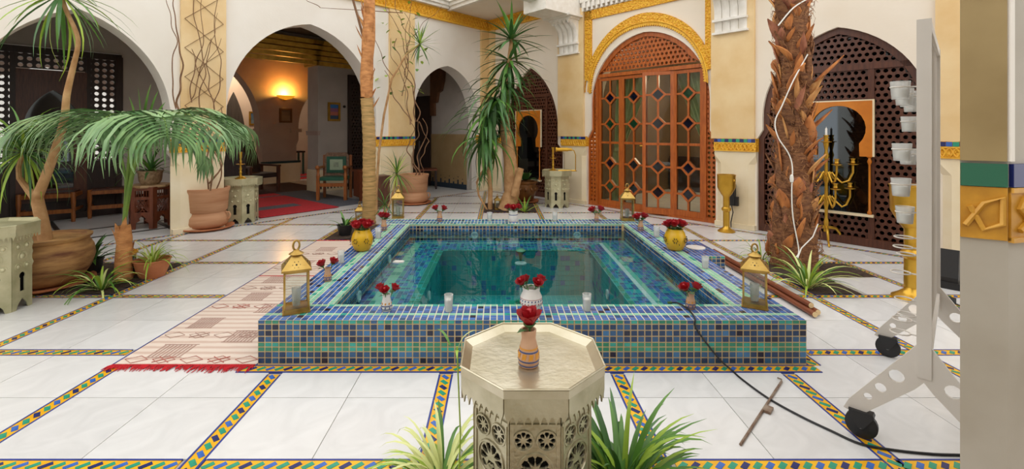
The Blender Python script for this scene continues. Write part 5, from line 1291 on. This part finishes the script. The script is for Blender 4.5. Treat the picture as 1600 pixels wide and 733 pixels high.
# carved armchair with green leather
t = thing('armchair', 'carved wooden armchair with green leather back and seat beside the pier', 'armchair', fl(523, 311), R(4)); a = .27
for sx in (-1, 1):
    obj('front_leg', MB().box(sx*a-.03, sx*a+.03, -.24, -.18, 0, .42).lathe([(.034, .42), (.04, .5), (.028, .56), (.034, .66)], 10, Matrix.Translation((sx*a, -.21, 0))), MIDWOOD, t)
    obj('back_leg', MB().box(sx*a-.025, sx*a+.025, .2, .25, 0, .9), MIDWOOD, t)
    obj('arm', MB().box(sx*a-.035, sx*a+.035, -.26, .22, .64, .68).ball((sx*a, -.26, .67), .045, 8, 5), MIDWOOD, t)
obj('front_apron', MB().box(-a, a, -.225, -.195, .28, .35), MIDWOOD, t)
CRV = mat('carved_wood', '#8a6a52', '#5d4231', .5, scale=30, bump=.6, bscale=60)
obj('seat', MB().box(-a+.02, a-.02, -.22, .22, .40, .47), GREENLEATHER, t)
bk = obj('backrest', MB().ext([[(-.25, .47), (.25, .47), (.25, .88), (.2, .95), (-.2, .95), (-.25, .88)]], .14, .19), CRV, t)
obj('back_leather', MB().box(-.2, .2, .12, .145, .53, .87), GREENLEATHER, bk); obj('back_panel', MB().box(-.13, .13, .11, .125, .59, .81), PALELEATHER, bk); obj('back_motif', MB().box(-.05, .05, .105, .112, .65, .75), mat('worn_leather', '#6f7c66', '#8b9682', .5, scale=25), bk)
# reclining dark armchair and small tables in the dim room
t = thing('recliner', 'dark slatted wooden recliner in the shade behind the red carpet', 'armchair', fl(398, 300), R(60))
obj('back', MB().box(-.28, .28, 0, .07, 0, .85, Matrix.Translation((0, .16, .38)) @ Matrix.Rotation(R(-24), 4, 'X')), BLACKWOOD, t)
obj('seat', MB().box(-.3, .3, -.36, .25, .34, .44), BLACKWOOD, t)
for sx in (-1, 1):
    obj('arm', MB().box(sx*.34-.035, sx*.34+.035, -.42, .35, .58, .62).box(sx*.34-.03, sx*.34+.03, -.40, -.34, 0, .6).box(sx*.34-.03, sx*.34+.03, .25, .31, 0, .6), DARKWOOD, t)
t = thing('leather_pouf', 'brown leather armchair seat beside the brass candlestick table', 'armchair', fl(366, 313), R(50))
obj('body', MB().lathe([(.26, 0), (.3, .1), (.3, .34), (.26, .42), (.001, .44)], 14), mat('brown_leather', '#6a2f22', '#4d2018', .4, scale=6), t, True)
obj('back', MB().ext([[(-.3, 0), (.3, 0), (.3, .55), (.2, .7), (-.2, .7), (-.3, .55)]], .2, .3, Matrix.Translation((0, 0, .35))), BLACKWOOD, t)
t = thing('side_cabinet', 'small carved red-brown cabinet behind the slender palm trunk', 'cabinet', fl(572, 312), AL+R(-10))
obj('body', MB().box(-.2, .2, -.16, .16, .08, .58).box(-.22, .22, -.18, .18, .58, .62), RW, t)
obj('foot_panel', MB().ext([[(-.2, 0), (-.15, 0), (-.1, .06), (.1, .06), (.15, 0), (.2, 0), (.2, .1), (-.2, .1)]], -.165, -.14), RW, t)
t = thing('side_cabinet', 'dark carved stool behind the slim dracaena stem', 'cabinet', fl(591, 326), AL+R(-10))
obj('body', MB().box(-.16, .16, -.14, .14, .06, .56).box(-.18, .18, -.16, .16, .56, .60), DARKWOOD, t)
obj('foot_panel', MB().ext([[(-.16, 0), (-.12, 0), (-.08, .05), (.08, .05), (.12, 0), (.16, 0), (.16, .08), (-.16, .08)]], -.145, -.12), DARKWOOD, t)
t = thing('hall_chair', 'dark wooden hall chair in the passage behind the right arch of the arcade', 'chair', fl(668, 294), R(100)); 
for sx in (-.2, .2):
    for sy in (-.2, .2): obj('leg', MB().box(sx-.02, sx+.02, sy-.02, sy+.02, 0, .45 if sy < 0 else 1.15), BLACKWOOD, t)
obj('seat', MB().box(-.23, .23, -.23, .23, .44, .48), RW, t); obj('backrest', MB().box(-.2, .2, .19, .22, .6, 1.12), BLACKWOOD, t)
t = thing('console_table', 'small green console with dark box deep in the far room', 'table', ML @ Vector((-1.6, 7.2, 0)), AL)
obj('top', MB().box(-.5, .5, -.2, .2, .7, .75), BLACKWOOD, t)
for sx in (-.45, .45):
    for sy in (-.16, .16): obj('leg', MB().box(sx-.025, sx+.025, sy-.025, sy+.025, 0, .7), mat('green_paint', '#2e5a50', None, .5), t)
# ------------------------------------------------------------------ kilim rug beside the pool
rx0, rx1, ry0, ry1 = -2.33, PX0-.012, 2.80, 5.94
t = thing('kilim', 'striped pale pink kilim runner with red fringe beside the pool', 'rug', ((rx0+rx1)/2, (ry0+ry1)/2, 0))
km = bpy.data.materials.new('kilim_weave'); km.use_nodes = True; nt = km.node_tree; b = nt.nodes['Principled BSDF']; b.inputs['Roughness'].default_value = .95
tc = nt.nodes.new('ShaderNodeTexCoord'); sp = nt.nodes.new('ShaderNodeSeparateXYZ'); nt.links.new(tc.outputs['Object'], sp.inputs[0])
wv = nt.nodes.new('ShaderNodeTexWave'); wv.bands_direction = 'Y'; wv.inputs['Scale'].default_value = 4.2; wv.inputs['Distortion'].default_value = .6; wv.inputs['Detail'].default_value = 3; wv.inputs['Detail Scale'].default_value = 3
nt.links.new(tc.outputs['Object'], wv.inputs['Vector'])
cr = nt.nodes.new('ShaderNodeValToRGB'); cr.color_ramp.interpolation = 'LINEAR'
els = cr.color_ramp.elements; els[0].color = lin('#c4ab9c'); els[1].color = lin('#d6c6b8'); els[0].position = .1; els[1].position = .8
for p, c in ((.3, '#d3bfb0'), (.5, '#c6ab9d'), (.6, '#ddd0c4')): e = els.new(p); e.color = lin(c)
nt.links.new(wv.outputs[0], cr.inputs[0]); nt.links.new(cr.outputs[0], b.inputs['Base Color'])
kx, ky = (rx1-rx0)/2, (ry1-ry0)/2
m = MB(); n = 40; v = []
for j in range(n+1):
    for i in range(9): v.append((-kx+2*kx*i/8, -ky+2*ky*j/n, .006+.002*noise.noise((i*.7, j*.5, 3))))
m.add(v, [(j*9+i, j*9+i+1, j*9+10+i, j*9+9+i) for j in range(n) for i in range(8)]); m.box(-kx, kx, -ky, ky, 0.0005, .0025)
obj('weave', m, km, t, True)
KP = mat('kilim_pattern', '#b3978a', '#a6867a', .95, scale=60); KR = mat('kilim_red', '#b3786c', '#b0655a', .95, scale=50)
blocks = [(-.30, .09, .22), (.05, .30, .2), (-.34, .52, .18), (.0, .80, .22), (-.25, 1.06, .18), (-.3, 1.5, .2), (.1, 1.75, .2), (-.28, 2.05, .2), (.15, 2.3, .2), (-.25, 2.62, .2), (.05, 2.9, .2)]
for x, y, w_ in blocks:
    M = Matrix.Translation((x, -ky+y, .0068)); m = MB()
    for k in range(9): m.box(.0+k*w_/9, k*w_/9+.011, 0, .17, 0, .0014, M)
    m.box(-.008, w_, -.006, 0, 0, .0014, M); m.box(-.008, w_, .17, .176, 0, .0014, M); obj('pattern_block', m, KP, t)
for yb in (.06, .40, .92, 1.35, 1.95, 2.5):
    m = MB()
    for k in range(5):
        x = -kx+.09+k*.17; pts = [(x-.07, -ky+yb, .0085), (x, -ky+yb+.045, .0085), (x+.07, -ky+yb, .0085), (x, -ky+yb-.045, .0085)]
        m.tube(pts, .002, 4, closed=True)
        if k % 2: m.tube([(x-.05, -ky+yb-.035, .0085), (x+.05, -ky+yb+.035, .0085)], .0035, 4); m.tube([(x-.05, -ky+yb+.035, .0085), (x+.05, -ky+yb-.035, .0085)], .0035, 4)
    obj('diamond_row', m, KR if yb in (.06, .92) else KP, t)
m = MB()
for k in range(170):
    x = -kx+2*kx*k/170; l_ = rnd(.03, .075)*(1 if k < 90 else 1.3); dx = rnd(-.03, .02)
    m.tube([(x, -ky, .006), (x+dx*.5, -ky-l_*.5, .009), (x+dx, -ky-l_, .004)], [.004, .004, .002], 4)
    if k % 3 == 0: m.tube([(x, ky, .006), (x+dx, ky+.03, .004)], .004, 4)
stuff(obj('fringe', m, REDFRINGE, t)); obj('red_line', MB().box(-kx, kx, ky-.02, ky, .004, .0075).box(-kx, kx, .12, .135, .004, .009), REDFRINGE, t)

# ------------------------------------------------------------------ wheeled white stand with candle glasses
F_ = Vector((1.825, 1.99, 0)); ANG = R(45)
T = thing('candle_trolley', 'white wheeled steel stand with ring holders for candle glasses', 'trolley', F_, ANG)   # local x along the panel, y to the left legs
LEN = 1.08; TOP = 1.90
for x in (0, LEN): obj('post', MB().box(x-.012, x+.012, -.024, .024, .36, TOP), WHITEMET, T)
obj('top_bar', MB().box(0, LEN, -.022, .022, TOP-.04, TOP), WHITEMET, T); obj('bottom_bar', MB().box(0, LEN, -.022, .022, .42, .46), WHITEMET, T)
m = MB()
for k in range(52):
    x = .03+k*(LEN-.06)/51; m.tube([(x, -.006, .46), (x, -.006, TOP-.04)], .0028, 4)
for k in range(70):
    z = .47+k*(TOP-.53)/69; m.tube([(0.01, .002, z), (LEN-.01, .002, z)], .0028, 4)
stuff(obj('wire_mesh', m, WHITEMET, T))
for x in (0, LEN):
    for s in (-1, 1):
        pts = [(0, .34), (0, .52), (.02, .50), (.26, .165), (.28, .12), (.26, .115), (.2, .125), (.03, .30)]
        pts = [(s*a_, z) for a_, z in pts]
        hs = [circ(s*q, z, r, 12) for q, z, r in ((.09, .335, .028), (.145, .262, .021), (.19, .205, .016))]
        M = Matrix.Translation((x, 0, 0)) @ Matrix(((0, 1, 0, 0), (1, 0, 0, 0), (0, 0, 1, 0), (0, 0, 0, 1)))
        lg = obj('foot_plate', MB().ext([pts]+[h_[::-1] for h_ in hs], -.006, .006, M), WHITEMET, T)
        wc = Vector((x+.01, s*.215, .062))
        cs = obj('caster_fork', MB().ext([[(s*.17, .13), (s*.26, .13), (s*.255, .10), (s*.225, .055), (s*.205, .055), (s*.165, .118)]], -.022, .022, M), BLACKP, T)
        obj('wheel', MB().lathe([(.05, -.014), (.062, -.010), (.062, .010), (.05, .014)], 24, Matrix.Translation(wc) @ Matrix.Rotation(R(90), 4, 'Y') @ Matrix.Rotation(R(0), 4, 'Z')), BLACKP, cs, True)
        obj('hub', MB().lathe([(.012, -.025), (.014, -.02), (.014, .02), (.012, .025)], 10, Matrix.Translation(wc) @ Matrix.Rotation(R(90), 4, 'Y')), CHROME, cs, True)
rings = [(.10, 1.62, 1), (.30, 1.60, 1), (.52, 1.60, 1), (.75, 1.58, 1), (.62, 1.47, 1), (.18, 1.335, 1), (.52, 1.30, 1), (.13, 1.175, 1), (.34, 1.02, 1),
         (.28, .905, 0), (.24, .865, 0), (.40, .80, 0), (.12, .77, 0), (.30, .60, 0), (.20, .53, 0), (.10, .50, 0), (.46, .38+.1, 0)]
wh = 0
for x, z, full in rings:
    R_ = .036; m = MB(); yc = .085
    m.tube([(x+R_*math.cos(2*PI*i/18), yc+R_*math.sin(2*PI*i/18), z) for i in range(18)], .0035, 5, closed=True); m.tube([(x, .0, z), (x, yc-R_, z)], .0035, 5)
    obj('ring_holder', m, WHITEMET, T)
    if full:
        p = T.location+Matrix.Rotation(ANG, 3, 'Z') @ Vector((x, yc, z-.055))
        ords = ['top left', 'second of the top', 'third of the top', 'rearmost of the top', 'lowest of the rear', 'middle left', 'middle right', 'lower wide', 'lowest']
        candle_glass('%s candle glass held by the white trolley' % ords[wh], p, .082, .038, 'candle glasses on the trolley', .55); wh += 1

# ------------------------------------------------------------------ odds and ends on the floor
t = thing('cable', 'thin black cable running from the pool rim across the marble floor', 'cable', fl(1150, 590))
o0 = Vector(t.location)
pts = [fl(1052, 473, ZW+.06), fl(1062, 476, PZ+.014), fl(1078, 486, PZ+.008), fl(1088, 499, PZ+.008), Vector((.0, 0, 0)), None]
pts = [fl(1050, 473, PZ-.03), fl(1060, 474, PZ+.010), fl(1076, 484, PZ+.008), fl(1086, 498, PZ+.008)]
xk = (1100-780)/724*2.785
pts += [Vector((xk-.05, PY0-.010, .24)), Vector((xk+.01, PY0-.012, .15)), Vector((xk+.09, PY0-.03, .05)), Vector((xk+.14, PY0-.07, .008))]
pts += [fl(*p)+Vector((0, 0, .006)) for p in ((1160, 595), (1200, 624), (1250, 652), (1300, 676), (1345, 696), (1400, 706), (1460, 712), (1510, 714), (1560, 722))]
obj('lead', MB().tube([p-o0 for p in smooth_pts(pts)], .0055, 6), BLACKP, t, True)
obj('plug_end', MB().tube([pts[0]-o0-Vector((.03, 0, -.0)), pts[0]-o0], .008, 6), LEAF_D, t)
RU = mat('rusty_steel', '#6b4a35', '#9a8a7a', .6, .4, scale=20)
a, b = fl(1157, 697), fl(1221, 598); t = thing('metal_strip', 'thin rusty metal strip with a small clasp lying on the marble', 'strip', a)
d = b-a
obj('strip', MB().tube([(0, 0, .006), d*.5+Vector((0, 0, .007)), d+Vector((0, 0, .006))], .0065, 6), RU, t)
obj('clasp', MB().box(-.012, .022, -.03, .03, .002, .014, Matrix.Translation(d*.5+Vector((.02, 0, 0))) @ Matrix.Rotation(math.atan2(d.y, d.x)-PI/2, 4, 'Z')), RU, t)
obj('hook', MB().tube([d+Vector((0, 0, .006)), d+Vector((.012, .02, .008)), d+Vector((.002, .04, .006))], .004, 5), RU, t)
POLE = mat('stained_pole', '#8a4a2a', '#6a3219', .45, scale=8, stretch=(8, .6, 8))
for k, (lb, dx, dz) in enumerate((('inner', 0, 0), ('outer', .05, 0), ('upper', .025, .038))):
    t = thing('wooden_pole', '%s of three reddish wooden poles lying along the right pool side' % lb, 'pole', (2.385+dx, 3.50+.04*k, .0), R(0), 'poles beside the pool')
    obj('shaft', MB().tube([(0, 0, .03+dz), (.0, 1.62, .03+dz)], .022, 10), POLE, t, True); obj('cut_end', MB().lathe([(.020, -.002), (.020, .002)], 10, Matrix.Translation((0, -.002, .03+dz)) @ Matrix.Rotation(R(90), 4, 'X')), TADELAKT, t)
t = thing('speaker', 'black plastic loudspeaker on the floor behind the trolley post', 'speaker', fl(1476, 445), R(40))
obj('cabinet', MB().ext([[(-.12, 0), (.14, 0), (.14, .30), (-.04, .34), (-.12, .1)]], -.1, .1), BLACKP, t); obj('base', MB().box(-.14, .18, -.12, .12, 0, .06), BLACKP, t)
t = thing('power_plug', 'black plug with a lead on the floor near the right pillar', 'plug', fl(1483, 474))
obj('body', MB().box(-.03, .03, -.03, .03, 0, .05), BLACKP, t); obj('lead', MB().tube([(0, 0, .02), (.02, -.1, .006), (.0, -.25, .006)], .006, 5), BLACKP, t)
